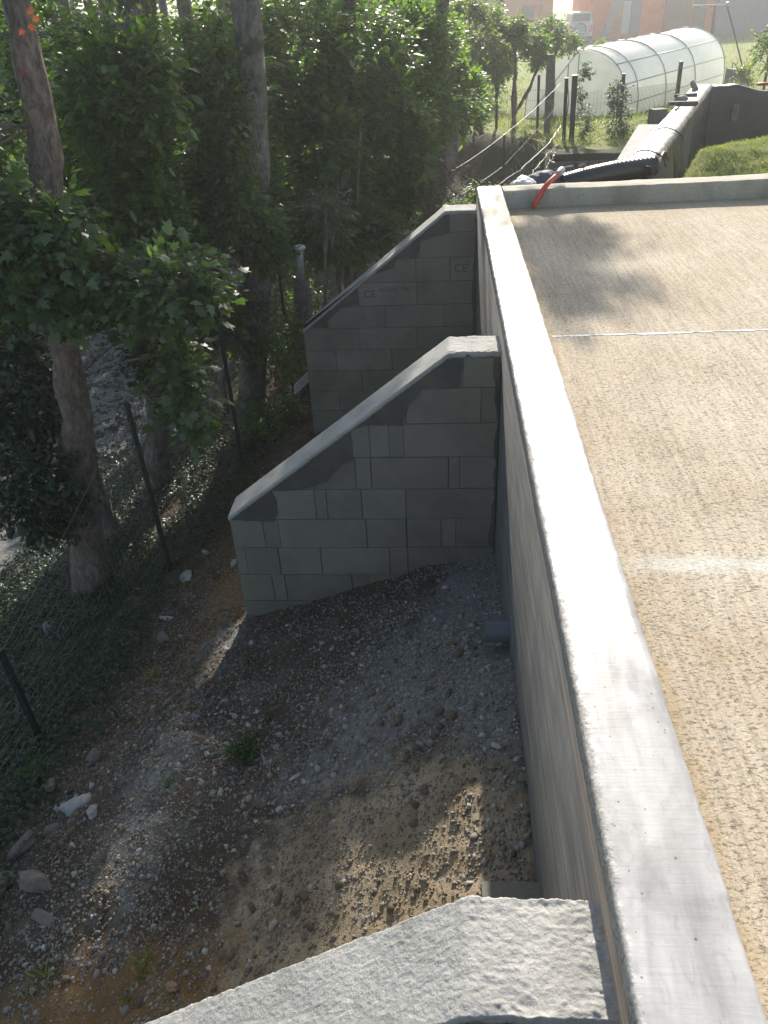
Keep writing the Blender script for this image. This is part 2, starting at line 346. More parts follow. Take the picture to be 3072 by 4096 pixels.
# ------------------------------------------------------------------ terrain
def wallA_x(y): return 1.73+.369*(y-7.2)
def H(x, y, det=True):
    x = np.asarray(x, float); y = np.asarray(y, float)
    zw = np.interp(y, [-1, 1.44, 1.83, 2.42, 3.1, 3.6, 4.2, 6.6, 8, 12, 18], [-1.2, -1.14, -1.08, -1.09, -1.25, -1.36, -1.40, -1.62, -1.75, -1.8, -1.7])
    d = .3-x
    sl = np.interp(d, [-3, 0, .45, 1.02, 1.52, 2.5, 3.2, 4.3, 6, 9, 14, 40, 90], [0, 0, .13, .36, .53, .90, 1.15, 1.55, 1.6, 1.3, .6, -2.0, -6])
    left = zw-sl
    gy = np.interp(y, [6.8, 13, 15, 19, 22, 30, 62, 120, 300], [-.8, -.75, -.85, -1.15, -1.4, -1.55, -1.85, -1.6, 2])
    yb = np.interp(x, [-6, -3, .6, 1.3, 2, 2.6, 3.2], [26, 22, 17.6, 15.8, 13.6, 12.65, 12.65])
    g = sst(0, 1, (y-(yb-2.0))/2.0)
    g = np.where((x > 1.6) & (x < 3.0) & (y < 13.2), (y > 12.66).astype(float), g)
    z = left*(1-g)+gy*g
    z = np.where(x < -6, left*(1-sst(20, 34, y))+gy*sst(20, 34, y), z)
    # right of the membrane wall: lower lawn with a grassy mound by the slab
    xa = wallA_x(y)
    xa = xa+.07*fbm(np.stack([x, y, 0*x], -1), 4, 3, 23)
    rs = (x > xa) & (y > 6.7) & (y < 13.0)
    mound = (.70+.17*sst(6.85, 7.5, y))*sst(.0, .45, x-xa)*sst(8.5+.8*(x-xa), 7.1+.8*(x-xa), y)*(1+.07*np.clip(x-xa-.3, 0, 1.2))+.05*(x > xa)*fbm(np.stack([x, y, 0*x], -1), 3, 3, 8)
    z = np.where(rs, -.8+mound, z)
    z = np.where((x > .3) & (x <= xa) & (y > 6.7), np.maximum(z, -.15-1.6*sst(7.45, 8.3, y)-.0), z)
    # under the slab
    z = np.where((x > .4) & (y < 6.7), -.5, z)
    if det:
        P = np.stack([x, y, np.zeros_like(x)], -1)
        amp = np.where((x > .4) & (y < 6.7), 0, 1)*np.where(y > 9, .6, 1)
        z = z+amp*(.05*fbm(P, 1.6, 4, 3)+.022*fbm(P, 7, 4, 5)+.012*np.abs(fbm(P, 24, 3, 9)))
    z = z+.06*np.exp(-((x-.12)/.22)**2-((y-1.65)/.35)**2)*(x < .3)*(1.0 if det else 0)
    return z
def axis(segs):
    o = []
    for a, b, n in segs: o.append(np.linspace(a, b, n, endpoint=False))
    return np.concatenate(o+[[segs[-1][1]]])
gx = axis([(-160, -20, 14), (-20, -6, 28), (-6, -2.6, 50), (-2.6, .29, 110), (.29, .41, 2), (.41, 4.5, 60), (4.5, 14, 40), (14, 160, 24)])
gyv = axis([(-12, -.6, 14), (-.6, 4.2, 170), (4.2, 6.66, 60), (6.66, 9, 50), (9, 14, 60), (14, 30, 60), (30, 70, 30), (70, 400, 16)])
X, Y = np.meshgrid(gx, gyv, indexing='ij'); Z = H(X, Y)
V = np.stack([X, Y, Z], -1).reshape(-1, 3); nx, ny = X.shape
i, j = np.meshgrid(np.arange(nx-1), np.arange(ny-1), indexing='ij'); a = (i*ny+j).ravel()
F = np.stack([a, a+ny, a+ny+1, a+1], -1)
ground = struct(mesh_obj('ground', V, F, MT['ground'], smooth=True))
xs, ys = V[:, 0], V[:, 1]
band = lambda c, wd: np.exp(-((c)/wd)**2)
grey = .75*band(xs+.30-.55*(ys-2.2), .55)*sst(4.2, 3.2, ys)*sst(1.4, 2.2, ys)+.7*band(xs-.22, .16)+.55*band(xs+1.35, .3)*band(ys-2.2, .9)+.6*band(xs+1.35, .25)*band(ys-3.5, .4)
grey = np.where((xs < -3.0) & (ys > 5.2) & (ys < 16), 1.0, grey)
ochre = .8*sst(1.9, 1.2, ys)*sst(-2.2, -1.4, xs)*sst(.3, .0, xs)+.7*band(xs+1.45, .25)*band(ys-3.9, 1.2)+.35*band(xs+.1, .4)*band(ys-1.6, .4)
green = np.where(xs < -6, .8, .0)+sst(-1.9, -2.4, xs)*sst(6.5, 5.0, ys)*.8
green = np.where((xs > wallA_x(ys)) & (ys > 6.7), 1.2, green); green = np.where((ys > 12.7) & (xs > 1.5), 1.2, green); green = np.where((ys > 20), 1.2, green)
sunlit_dust = .95*band(xs+.02, .45)*band(ys-1.55, .6)+.6*band(xs+.6, .4)*band(ys-1.5, .5)  # dusty beige mask; the sun patch is put into the soil colour
soil = np.stack([grey*(1-.6*np.clip(sunlit_dust, 0, 1)), ochre, green, sunlit_dust], -1)
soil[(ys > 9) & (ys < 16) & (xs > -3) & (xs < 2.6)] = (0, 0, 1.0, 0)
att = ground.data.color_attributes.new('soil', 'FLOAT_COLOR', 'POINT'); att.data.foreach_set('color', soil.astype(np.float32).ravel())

# ------------------------------------------------------------------ retaining wall with its coping
rw = thing('retaining_wall', 'long board-formed concrete retaining wall holding up the slab, with pale smooth top', 'wall', (.4, 3, -1.4))
ysn = axis([(-1.0, .2, 40), (.2, 3, 300), (3, 6.82, 240)])
def coping_ring():
    p = [(.299, -.055), (.299, -.04), (.299, -.028), (.300, -.018), (.301, -.009), (.303, -.004)]
    p += [(x, -.0005) for x in np.linspace(.307, .345, 9)]+[(x, 0) for x in np.linspace(.35, .49, 14)]+[(.495, -.002), (.5, -.008), (.503, -.02), (.503, -.055)]
    return np.array(p)
cr = coping_ring()
R = np.zeros((len(ysn), len(cr), 3)); R[:, :, 0] = cr[:, 0]; R[:, :, 2] = cr[:, 1]; R[:, :, 1] = ysn[:, None]
nz = fbm(R, 26, 4, 11); nz2 = fbm(R, 90, 3, 12); wav = fbm(R*[0, 1, 0], 3, 3, 13)
edge = sst(.36, .30, R[:, :, 0]+.02*fbm(R, 5, 3, 4)); redge = sst(.475, .503, R[:, :, 0])
R[:, :, 0] += edge*((.0012+.0028*np.clip(wav+.3,0,1))*nz+.0014*nz2-.003*np.clip(-wav*1.5, 0, 1))+redge*(.003*nz+.0012*wav)
R[:, :, 2] += edge*((.0014+.003*np.clip(wav+.3,0,1))*nz+.0014*nz2)+.0012*wav+redge*.002*nz
ends = R
Vc, Fc = loft(ends)
coping = mesh_obj('coping', Vc, Fc, MT['coping'], smooth=True)
ring = [(.302, -2.3), (.302, -.05), (.49, -.05), (.49, -2.3)]
Rw = np.array([[(x, y, z) for x, z in ring] for y in np.linspace(-1, 6.815, 40)]); Vw, Fw = loft(Rw)
body = mesh_obj('wall_body', Vw, Fw, MT['wall'])
ft = MB().box(.12, .302, .8, 1.45, -1.6, -1.045).build('footing', MT['block'])
adopt(rw, coping, body, ft)
# low end wall
ew = thing('low_wall', 'low concrete kerb wall closing the far end of the slab', 'wall', (3, 6.7, -.13))
xsn = np.linspace(.504, 7, 420)
pr = [(6.6, -.5), (6.6, -.12), (6.6, -.03), (6.602, -.008), (6.607, 0)]+[(y, 0) for y in np.linspace(6.63, 6.78, 6)]+[(6.81, 0), (6.817, -.01), (6.818, -.05), (6.818, -.5)]
pr = np.array(pr); R = np.zeros((len(xsn), len(pr), 3)); R[:, :, 0] = xsn[:, None]; R[:, :, 1] = pr[:, 0]; R[:, :, 2] = pr[:, 1]
R[:, :, 1] += .07*(xsn[:, None]-.5)/2.1*1.0
R[:, :, 2] += .004*fbm(R, 12, 4, 2)+.006*fbm(R*[1, 0, 0], 2, 2, 5)+.008*np.clip((xsn[:, None]-.5)/2, 0, 2)
R[:, :, 1] += .004*fbm(R, 14, 3, 8)
Ve, Fe = loft(R); adopt(ew, mesh_obj('wall_body', Ve, Fe, MT['endwall'], smooth=False))
# slab
sb = MB()
sb.add([(.495, -1, -.13), (7, -1, -.13), (7, 6.85, -.13), (.495, 6.62, -.13), (.495, -1, -.3), (7, -1, -.3), (7, 6.85, -.3), (.495, 6.62, -.3)],
       [(0, 1, 2, 3), (4, 7, 6, 5), (0, 4, 5, 1), (1, 5, 6, 2), (2, 6, 7, 3), (3, 7, 4, 0)])
struct(sb.build('concrete_slab', MT['slab']))
# hairline ridge of cement slurry across the slab
xs_ = np.linspace(.56, 4, 500); yc = 3.815+.017*(xs_-.59)+.006*fbm(np.stack([xs_, 0*xs_, 0*xs_], -1), 5, 3, 1)
wd_ = .009+.010*fbm(np.stack([xs_, 0*xs_, 0*xs_], -1), 30, 3, 2)
Vr = np.concatenate([np.stack([xs_, yc-wd_, 0*xs_-.1285], -1), np.stack([xs_, yc, 0*xs_-.1265+.002*fbm(np.stack([xs_, 0*xs_, 0*xs_], -1), 60, 3, 6)], -1), np.stack([xs_, yc+wd_*.8, 0*xs_-.1285], -1)])
n = len(xs_); k = np.arange(n-1); Fr = np.concatenate([np.stack([k, k+1, k+1+n, k+n], -1), np.stack([k+n, k+n+1, k+1+2*n, k+2*n], -1)])
jl = mesh_obj('slab_joint_ridge', Vr, Fr, simple('white_cement_slurry', (.78, .78, .74), .9, 0, .4, 60)); struct(jl)

# ------------------------------------------------------------------ buttresses
SL = .768
def ztop(x): return -.14 if x > .04 else -.14-SL*(.04-x)
def clip_poly(poly, a, b, c):      # keep a*x+b*z<=c
    o = []
    for i in range(len(poly)):
        p, q = poly[i], poly[(i+1) % len(poly)]; dp = a*p[0]+b*p[1]-c; dq = a*q[0]+b*q[1]-c
        if dp <= 0: o.append(p)
        if dp*dq < 0: t = dp/(dp-dq); o.append((p[0]+t*(q[0]-p[0]), p[1]+t*(q[1]-p[1])))
    return o
def block_mesh(poly, y0, y1, ch=.003):
    n = len(poly); cx = sum(p[0] for p in poly)/n; cz = sum(p[1] for p in poly)/n
    def ins(p, d):
        L = math.hypot(p[0]-cx, p[1]-cz) or 1; return (p[0]-(p[0]-cx)/L*d*1.4, p[1]-(p[1]-cz)/L*d*1.4)
    V = [(ins(p, ch)[0], y0, ins(p, ch)[1]) for p in poly]+[(p[0], y0+ch, p[1]) for p in poly]+[(p[0], y1, p[1]) for p in poly]
    F = [tuple(range(n))]+[(i+r*n, i+(r+1)*n, (i+1) % n+(r+1)*n, (i+1) % n+r*n) for r in (0, 1) for i in range(n)]+[tuple(range(2*n, 3*n))[::-1]]
    return V, F
def text_mesh(s, size, x, y, z, m, parent, off=.0012, bold=0):
    cu = bpy.data.curves.new('t', 'FONT'); cu.body = s; cu.size = size; cu.offset = bold; ob = bpy.data.objects.new('t', cu); col.objects.link(ob)
    dg = bpy.context.evaluated_depsgraph_get(); me = bpy.data.meshes.new_from_object(ob.evaluated_get(dg))
    bpy.data.objects.remove(ob); me.materials.append(m)
    for v_ in me.vertices: v_.co = Vector((x+v_.co.x, y-off, z+v_.co.y))
    o = bpy.data.objects.new('printed_marking', me); col.objects.link(o); adopt(parent, o); return o
MT['print'] = simple('stamped_ink', (.085, .085, .08), .9, 0, .2, 60, 0)
def buttress(y0, label, z0, rows, smear, capamp, marks=(), seed=0, capres=.012):
    th = .2
    t = thing('buttress', label, 'buttress', (-.4, y0+.1, -1.8), 'concrete block buttresses bracing the retaining wall')
    # joint core
    core = [(-1.214, -2.3), (.2985, -2.3), (.2985, -.15), (.04, -.15), (-1.214, ztop(-1.214)-.012)]
    V, F = block_mesh(core, y0+.006, y0+th-.006, .001)
    adopt(t, mesh_obj('mortar_core', V, F, MT['joint']))
    edges = [-.148]+[z0-.2*k for k in range(len(rows))]
    rr = random.Random(seed); g = .0017
    kk = 0
    for k, js in enumerate(rows):
        za, zb = edges[k]-g*(k > 0), edges[k+1]+g
        xsj = sorted([-1.22]+list(js)+[.298])
        for p, q in zip(xsj[:-1], xsj[1:]):
            gg = .0005 if q-p < .13 else rr.choice([.0007, .0012, .003, .002])
            poly = [(p+(gg if p > -1.2 else 0), zb), (q-(gg if q < .29 else 0), zb), (q-(gg if q < .29 else 0), za), (p+(gg if p > -1.2 else 0), za)]
            poly = clip_poly(poly, -SL, 1, -.14-SL*.04-.008)      # z-SL*x <= ...
            poly = clip_poly(poly, 0, 1, -.148)
            if len(poly) < 3 or max(a[1] for a in poly)-min(a[1] for a in poly) < .01: continue
            ar = abs(sum(poly[i][0]*poly[(i+1) % len(poly)][1]-poly[(i+1) % len(poly)][0]*poly[i][1] for i in range(len(poly))))/2
            if ar < .0008: continue
            dy = rr.uniform(-.0018, .0018)
            V, F = block_mesh(poly, y0+dy, y0+th+dy)
            b = mesh_obj('block', V, F, MT['block']); adopt(t, b); b['_q'] = 1
            for (bx, bz, items) in marks:
                if p < bx < q and zb < bz < za:
                    b['label'] = 'block stamped with CE lettering'
                    for s_, sz, tx, tz, bo in items: text_mesh(s_, sz, tx, y0+dy, tz, MT['print'], b, bold=bo)
    if smear:
        # dark mortar smeared over the stepped gaps, slightly proud of the blocks
        poly = [(.296, -.15), (.04, -.15), (-1.218, ztop(-1.218)-.012)]+smear
        n = len(poly); dense = []
        for i in range(n):
            a_, b_ = poly[i], poly[(i+1) % n]; L = math.hypot(b_[0]-a_[0], b_[1]-a_[1]); m_ = max(1, int(L/.02))
            for s_ in range(m_):
                x_ = a_[0]+(b_[0]-a_[0])*s_/m_; z_ = a_[1]+(b_[1]-a_[1])*s_/m_
                if i >= 2 and i < n-1:
                    x_ += .012*float(fbm(np.array([x_, z_, seed]), 18, 3, 2)); z_ += .012*float(fbm(np.array([x_, z_, seed+5]), 18, 3, 4))
                dense.append((min(x_, .2975), z_))
        V = [(a[0], y0-.0045, a[1]) for a in dense]+[(a[0], y0+.004, a[1]) for a in dense]; n = len(dense)
        F = [tuple(range(n))]+[(i, i+n, (i+1) % n+n, (i+1) % n) for i in range(n)]
        adopt(t, mesh_obj('mortar_smear', V, F, MT['smear']))
    # cap
    L = [(.2985+0*u, 0) for u in (0,)]
    xx = np.concatenate([np.arange(.2985, -1.222, -capres), [-1.224]])
    def zt(x): # softened bend
        return np.where(x > .052, -.14, np.where(x < .028, -.14-SL*(.04-x), -.14-SL*(.052-x)**2/.048))
    ny_ = 84 if capres < .004 else (44 if capres < .01 else 22); capfine = 1.0 if capres < .004 else 0.0
    top = np.linspace(-.006, th+.006, ny_)
    ringy = np.concatenate([[-.006, -.008, -.008], top, [th+.008, th+.008, th+.006]]); ringz = np.concatenate([[-.030, -.016, -.004], np.zeros(ny_), [-.004, -.016, -.030]])
    R = np.zeros((len(xx), len(ringy), 3)); R[:, :, 0] = xx[:, None]; R[:, :, 1] = y0+ringy; R[:, :, 2] = zt(xx)[:, None]+ringz
    P = R.copy(); e = np.minimum(P[:, :, 1]-y0, y0+th-P[:, :, 1]); em = sst(.05, 0, e)
    flat = sst(.0, .06, P[:, :, 0])
    rid = np.abs(fbm(P*[.25, 1, 1]+[0, 0, 0], 60, 3, 7+seed)); blob = fbm(P, 22, 4, 9+seed); fine_ = fbm(P, 110, 3, 3+seed)
    crust = np.clip(fbm(P, 34, 4, 21+seed)*2.2, -.4, 1)*em*sst(-.05, .25, fbm(P, 7, 2, 31+seed)+flat*.35)
    nearwall = sst(.2, .29, P[:, :, 0])
    R[:, :, 2] += capamp*(.0014*rid*flat+.0004*blob+.0016*fine_+.0008*fbm(P, 70, 3, 8)+.0012*flat*np.abs(fbm(P*[.3, 1, 1], 75, 2, 17))+.005*crust*flat*np.clip(fbm(P, 60, 3, 5)+.5, 0, 1)+.005*nearwall*fbm(P, 55, 4, 2)-.004*em*flat*np.clip(fbm(P, 48, 4, 15)*1.5, 0, 1)+capfine*.0011*fbm(P, 190, 3, 27)+capfine*.0008*flat*np.abs(fbm(P*[.22, 1, 1], 110, 2, 19)))
    R[:, :, 1] += capamp*(.003*fbm(P, 9, 3, 41+seed)*sst(.02, 0, e)+.003*fbm(P, 55, 4, 45)*sst(.02, 0, e)+.002*fine_*sst(.01, 0, e))
    R[:, :, 0] = np.minimum(R[:, :, 0], .2998)
    V, F = loft(R); adopt(t, mesh_obj('cement_cap', V, F, MT['cap'], smooth=True))
    return t
sm1 = [(-1.188, -1.134), (-.962, -1.143), (-.928, -1.071), (-.943, -.943), (-.708, -.918), (-.633, -.878), (-.556, -.784), (-.483, -.735), (-.477, -.566), (-.38, -.53), (-.203, -.545), (-.171, -.424), (-.099, -.343), (.019, -.333), (.093, -.323), (.108, -.168), (.258, -.172), (.261, -.281), (.288, -.456), (.280, -.73), (.288, -.915), (.275, -1.109), (.262, -1.313), (.2965, -1.33)]
sm2 = [(-1.209, -1.066), (-1.115, -1.091), (-.997, -1.102), (-.983, -1.019), (-.865, -.917), (-.717, -.891), (-.705, -.703), (-.559, -.636), (-.387, -.585), (-.356, -.503), (-.189, -.508), (-.159, -.373), (.074, -.307), (.078, -.17), (.285, -.172), (.285, -.523), (.27, -.716), (.278, -1.187), (.2965, -1.2)]
rows1 = [[.04, .109], [-.183, .207], [-.38, -.278, -.2], [-.705, -.468, -.385, .04, .097], [-.953, -.709, -.646, -.446, -.199], [-1.028, -.94, -.432, -.201, -.002, .079], [-1.163, -.963, -.711, -.305, -.201], [-1.024, -.948, -.539, -.436], []]
rows2 = [[.074], [-.173], [-.205, .084], [-.71, -.203], [-.979, -.479, .034], [-.722, -.209], [-.946, -.441], [-.724, -.21], [-.947, -.675, -.2], [-.7, -.2], [-.95, -.45]]
buttress(3.66, 'middle block buttress with stepped dark mortar under its sloping cap, bare dirt at its foot', -.334, rows1, sm1, 1.0, seed=1, capres=.008)
buttress(6.64, 'farthest block buttress, with CE stamped on its blocks, at the corner of the slab', -.31, rows2, sm2, .9, seed=2,
         marks=[(.18, -.6, [('CE', .095, .115, -.635, .001), ('F', .045, .225, -.59, .001)]),
                (-.4, -.8, [('CE', .09, -.665, -.835, .0006), ('ALIGHI', .05, -.525, -.785, .0005), ('08', .05, -.318, -.785, .0005), ('- - - - - - - - -', .03, -.5, -.82, 0)])])
buttress(.66, 'nearest buttress, sunlit rough cement cap seen from above at the photo bottom', -.334, rows1, None, 1.05, seed=3, capres=.0034)

# ------------------------------------------------------------------ stones
def ico(sub=0):
    t_ = (1+5**.5)/2
    v = [(-1, t_, 0), (1, t_, 0), (-1, -t_, 0), (1, -t_, 0), (0, -1, t_), (0, 1, t_), (0, -1, -t_), (0, 1, -t_), (t_, 0, -1), (t_, 0, 1), (-t_, 0, -1), (-t_, 0, 1)]
    f = [(0, 11, 5), (0, 5, 1), (0, 1, 7), (0, 7, 10), (0, 10, 11), (1, 5, 9), (5, 11, 4), (11, 10, 2), (10, 7, 6), (7, 1, 8), (3, 9, 4), (3, 4, 2), (3, 2, 6), (3, 6, 8), (3, 8, 9), (4, 9, 5), (2, 4, 11), (6, 2, 10), (8, 6, 7), (9, 8, 1)]
    v = [np.array(p)/np.linalg.norm(p) for p in v]
    for _ in range(sub):
        c = {}; nf = []
        def mid(a, b):
            k_ = (min(a, b), max(a, b))
            if k_ not in c: q = v[a]+v[b]; v.append(q/np.linalg.norm(q)); c[k_] = len(v)-1
            return c[k_]
        for a, b, d in f:
            ab, bd_, da = mid(a, b), mid(b, d), mid(d, a); nf += [(a, ab, da), (b, bd_, ab), (d, da, bd_), (ab, bd_, da)]
        f = nf
    return np.array(v), np.array(f)
ic0v, ic0f = ico(0); ic2v, ic2f = ico(2)
def randrot(n, rng, flat=.0):
    q = rng.normal(size=(n, 4)); q /= np.linalg.norm(q, axis=1)[:, None]; w_, x, y, z = q.T
    return np.stack([1-2*(y*y+z*z), 2*(x*y-z*w_), 2*(x*z+y*w_), 2*(x*y+z*w_), 1-2*(x*x+z*z), 2*(y*z-x*w_), 2*(x*z-y*w_), 2*(y*z+x*w_), 1-2*(x*x+y*y)], -1).reshape(n, 3, 3)
def scatter_stones(name, P, size, m, rng, label=None, cat=None):
    n = len(P); tv = ic0v[None]*(1+.28*rng.normal(size=(n, 12, 1)).clip(-1.2, 1.2))*(rng.uniform(.55, 1.1, (n, 1, 3)))
    tv = np.einsum('nij,nkj->nki', randrot(n, rng), tv)*size[:, None, None]
    V = (tv+P[:, None]).reshape(-1, 3); F = (ic0f[None]+np.arange(n)[:, None, None]*12).reshape(-1, 3)
    return stuff(mesh_obj(name, V, F, m), label, cat)
rng = np.random.default_rng(11)
def gdens(x, y):
    d = .18+.9*band(x-.18, .16)*sst(6.5, 1, y)+.9*band(x+.35-.5*(y-2.2), .45)*sst(3.6, 2.8, y)*sst(.9, 2.0, y)+.75*band(x+1.35, .4)*band(y-2.0, 1.1)+.5*band(x+1.3, .2)*band(y-3.4, .5)
    return d*(1-.72*band(x+.1, .7)*band(y-1.4, .7))*(.35+1.1*sst(-.25, .35, fbm(np.stack([x, y, 0*x], -1), 3.2, 3, 77)))
n = 150000; x = rng.uniform(-2.5, .3, n); y = rng.uniform(.5, 6.6, n)
keep = rng.uniform(size=n) < gdens(x, y)*np.where(y < 3.7, .38, .16); x = x[keep]; y = y[keep]
inb = ((y > .64) & (y < .88) | (y > 3.64) & (y < 3.88)) & (x > -1.25); x = x[~inb]; y = y[~inb]
sz = np.clip(np.exp(rng.normal(math.log(.0062), .5, len(x))), .003, .022)
scatter_stones('gravel', np.stack([x, y, H(x, y)-sz*.12], -1), sz, MT['gravel'], rng, 'crushed grey gravel strewn over the dirt slope below the wall', 'gravel')
n = 5000; x = rng.uniform(-8, -2.9, n); y = rng.uniform(6.2, 15, n); sz = np.clip(np.exp(rng.normal(math.log(.03), .5, n)), .012, .14)
scatter_stones('creek_gravel', np.stack([x, y, H(x, y)], -1), sz, mk_stone('creek_stones', [(.10, .095, .08), (.2, .19, .17), (.08, .07, .055), (.14, .13, .11)]), rng, 'pale creek-bed stones lying on the woodland floor beyond the wire fence', 'stones')
n = 2600; x = rng.uniform(-2.2, .2, n); y = rng.uniform(6.9, 10, n); sz = np.clip(np.exp(rng.normal(math.log(.012), .5, n)), .006, .05)

def octs(name, P, size, m, rng, label=None, cat=None):
    ov = np.array([(1, 0, 0), (-1, 0, 0), (0, 1, 0), (0, -1, 0), (0, 0, 1), (0, 0, -1.)]); of = np.array([(0, 2, 4), (2, 1, 4), (1, 3, 4), (3, 0, 4), (2, 0, 5), (1, 2, 5), (3, 1, 5), (0, 3, 5)])
    n = len(P); tv = ov[None]*rng.uniform(.55, 1.2, (n, 6, 1)); tv = np.einsum('nij,nkj->nki', randrot(n, rng), tv)*size[:, None, None]
    return stuff(mesh_obj(name, (tv+P[:, None]).reshape(-1, 3), (of[None]+np.arange(n)[:, None, None]*6).reshape(-1, 3), m), label, cat)
MT['crumb'] = mk_stone('soil_crumbs', [(.15, .115, .08), (.2, .16, .115), (.28, .24, .18), (.17, .14, .1), (.34, .31, .25), (.24, .22, .19)])
n = 110000; x = rng.uniform(-2.4, .3, n); y = rng.uniform(.8, 4.6, n); k = rng.uniform(size=n) < .30+.7*sst(-.2, .4, fbm(np.stack([x, y, 0*x], -1), 5, 3, 31)); x = x[k]; y = y[k]
sz = np.clip(np.exp(rng.normal(math.log(.0042), .45, len(x))), .002, .014)
octs('soil_crumbs', np.stack([x, y, H(x, y)], -1), sz, MT['crumb'], rng, 'small crumbs of soil and grit covering the dirt slope', 'grit')
n = 900; x = rng.uniform(-2.3, .1, n); y = rng.uniform(1.0, 4.4, n); k = fbm(np.stack([x, y, 0*x], -1), 2.5, 3, 41) > .0; x = x[k]; y = y[k]
scatter_stones('soil_clods', np.stack([x, y, H(x, y)-.004], -1), rng.uniform(.012, .03, len(x)), mk_stone('clods_of_earth', [(.10, .072, .048), (.15, .11, .07), (.12, .09, .065)]), rng, 'brown clods of earth lying on the dirt slope', 'clods')
def rock(name, label, x, y, s, m, seed, sq=(1, 1, .7), sink=.25, sub=2, group=None, sharp=.7):
    r_ = np.random.default_rng(seed); v = ic2v*(1+sharp*fbm(ic2v+seed*3.1, 1.3, 3, seed))[:, None]*np.array(sq)
    v = (randrot(1, r_)[0]*.35+np.eye(3)*.65) @ v.T
    v = v.T*s*(1+.06*fbm(ic2v, 5, 2, seed))[:, None]
    z = float(H(x, y)); o = mesh_obj(name, v, ic2f, m, smooth=False); o.location = (x, y, z+s*sq[2]*(1-2*sink)*.6)
    return tag(o, label, 'rock', group)
rock('rock', 'white rock left of the middle buttress, farther of the two by its low corner', -1.82, 4.77, .05, MT['rock'], 1)
rock('rock', 'white rock touching the low outer corner of the middle buttress', -1.50, 4.40, .055, MT['rock'], 2, (1.2, .8, .7))
rock('rock', 'round white stone at the base of the big leaning tree', -2.62, 4.9, .042, MT['rock'], 3)
rock('rock', 'flat grey slab of stone lying between fence and middle buttress', -1.91, 4.5, .09, MT['rock'], 4, (1.3, .8, .45))
rock('rock', 'small flat pale stone on the brown litter left of the buttress foot', -1.86, 3.94, .045, MT['rock'], 5, (1.4, .7, .35))
rock('rock', 'squarish grey stone half buried just below the sunlit litter streak', -1.83, 3.72, .07, MT['rockdark'], 6, (1.2, .9, .5))
rock('rock', 'smooth pale stone alone on dark earth beside the front fence post', -1.88, 2.98, .036, MT['rock'], 7, (1.2, .8, .6))
rock('rock', 'large white rock on the edge of the dirt bank, biggest of the white pile', -1.74, 2.24, .06, MT['rock'], 8, (1.2, .9, .8))
rock('rock', 'bluish white lump just below the biggest white rock of the pile', -1.62, 2.16, .045, MT['rock'], 9)
rock('rock', 'small white stone at the left end of the white pile', -1.86, 2.27, .03, MT['rock'], 10)
rock('rock', 'pale angular stone beside the green weed in the middle of the slope', -.63, 2.12, .033, MT['rock'], 11, (.9, 1.1, .8))
rock('rock', 'dark earthy boulder leaning at the fence bank, tallest of the dark group', -1.93, 2.04, .10, MT['rockdark'], 12, (.9, .8, 1.1))
rock('rock', 'rounded dark boulder below the tall earthy one, near the left photo edge', -1.76, 1.83, .085, MT['rockdark'], 13, (1.1, .9, .8))
rock('rock', 'wedge-shaped brown boulder at the foot of the front fence post', -1.80, 2.55, .085, MT['rockdark'], 14, (1.3, .9, .8))
rock('rock', 'dark boulder cut by the left photo edge, below the boulder group', -2.02, 1.86, .11, MT['rockdark'], 15, (1, .9, 1))
rock('rock', 'brown-grey boulder behind the wedge-shaped one on the fence bank', -1.98, 2.42, .07, MT['rockdark'], 61, (1, 1.1, .8))
rock('rock', 'smallest dark boulder between the white pile and the tall earthy boulder', -1.83, 2.12, .05, MT['rockdark'], 62)
rock('rock', 'low dark slab of rock below the boulder group near the left photo edge', -1.66, 1.68, .06, MT['rockdark'], 63, (1.3, .9, .5))
rock('rock', 'grey block of rubble standing in the fence weeds at the left photo edge', -3.0, 4.35, .11, MT['rock'], 64, (1, .8, .9))
rock('rock', 'pale stone on the sandy slope just above the nearest buttress cap', -.62, 1.50, .028, MT['rock'], 16)
rock('rock', 'rusty brown stone touching the lower left edge of the nearest cap', -.80, 1.02, .035, MT['rockbrown'], 17)
rock('rock', 'pinkish lump of stone in the ochre dirt beyond the nearest cap', -.98, 1.34, .04, MT['rockbrown'], 18, (1.1, 1, .6))
rock('rock', 'upper stone of the pair at the shadow edge beside the wall footing', .085, 1.50, .019, MT['rock'], 19)
rock('rock', 'lower stone of the pair at the shadow edge beside the wall footing', .10, 1.44, .017, MT['rock'], 20)
rock('rock', 'large clod of rubble against the wall below the drain pipe', .20, 2.02, .035, MT['rock'], 21)
rr = np.random.default_rng(5)
for k in range(48):
    x = rr.uniform(-2.1, .15); y = rr.uniform(1.1, 3.4) if k < 38 else rr.uniform(4, 6)
    slab_ = 'loose grey stone in the gravel strip close beside the retaining wall' if x > -.5 else ('loose grey stone on the ochre earth at the lower left' if y < 2.1 else ('loose grey stone on the leaf litter left of the far buttress' if y > 3.6 else 'loose grey stone on the dark middle part of the dirt slope'))
    rock('stone', slab_, x, y, rr.uniform(.012, .022), MT['rock'] if k % 3 else MT['rockdark'], 100+k, group='loose stones on the dirt slope', sink=.2)

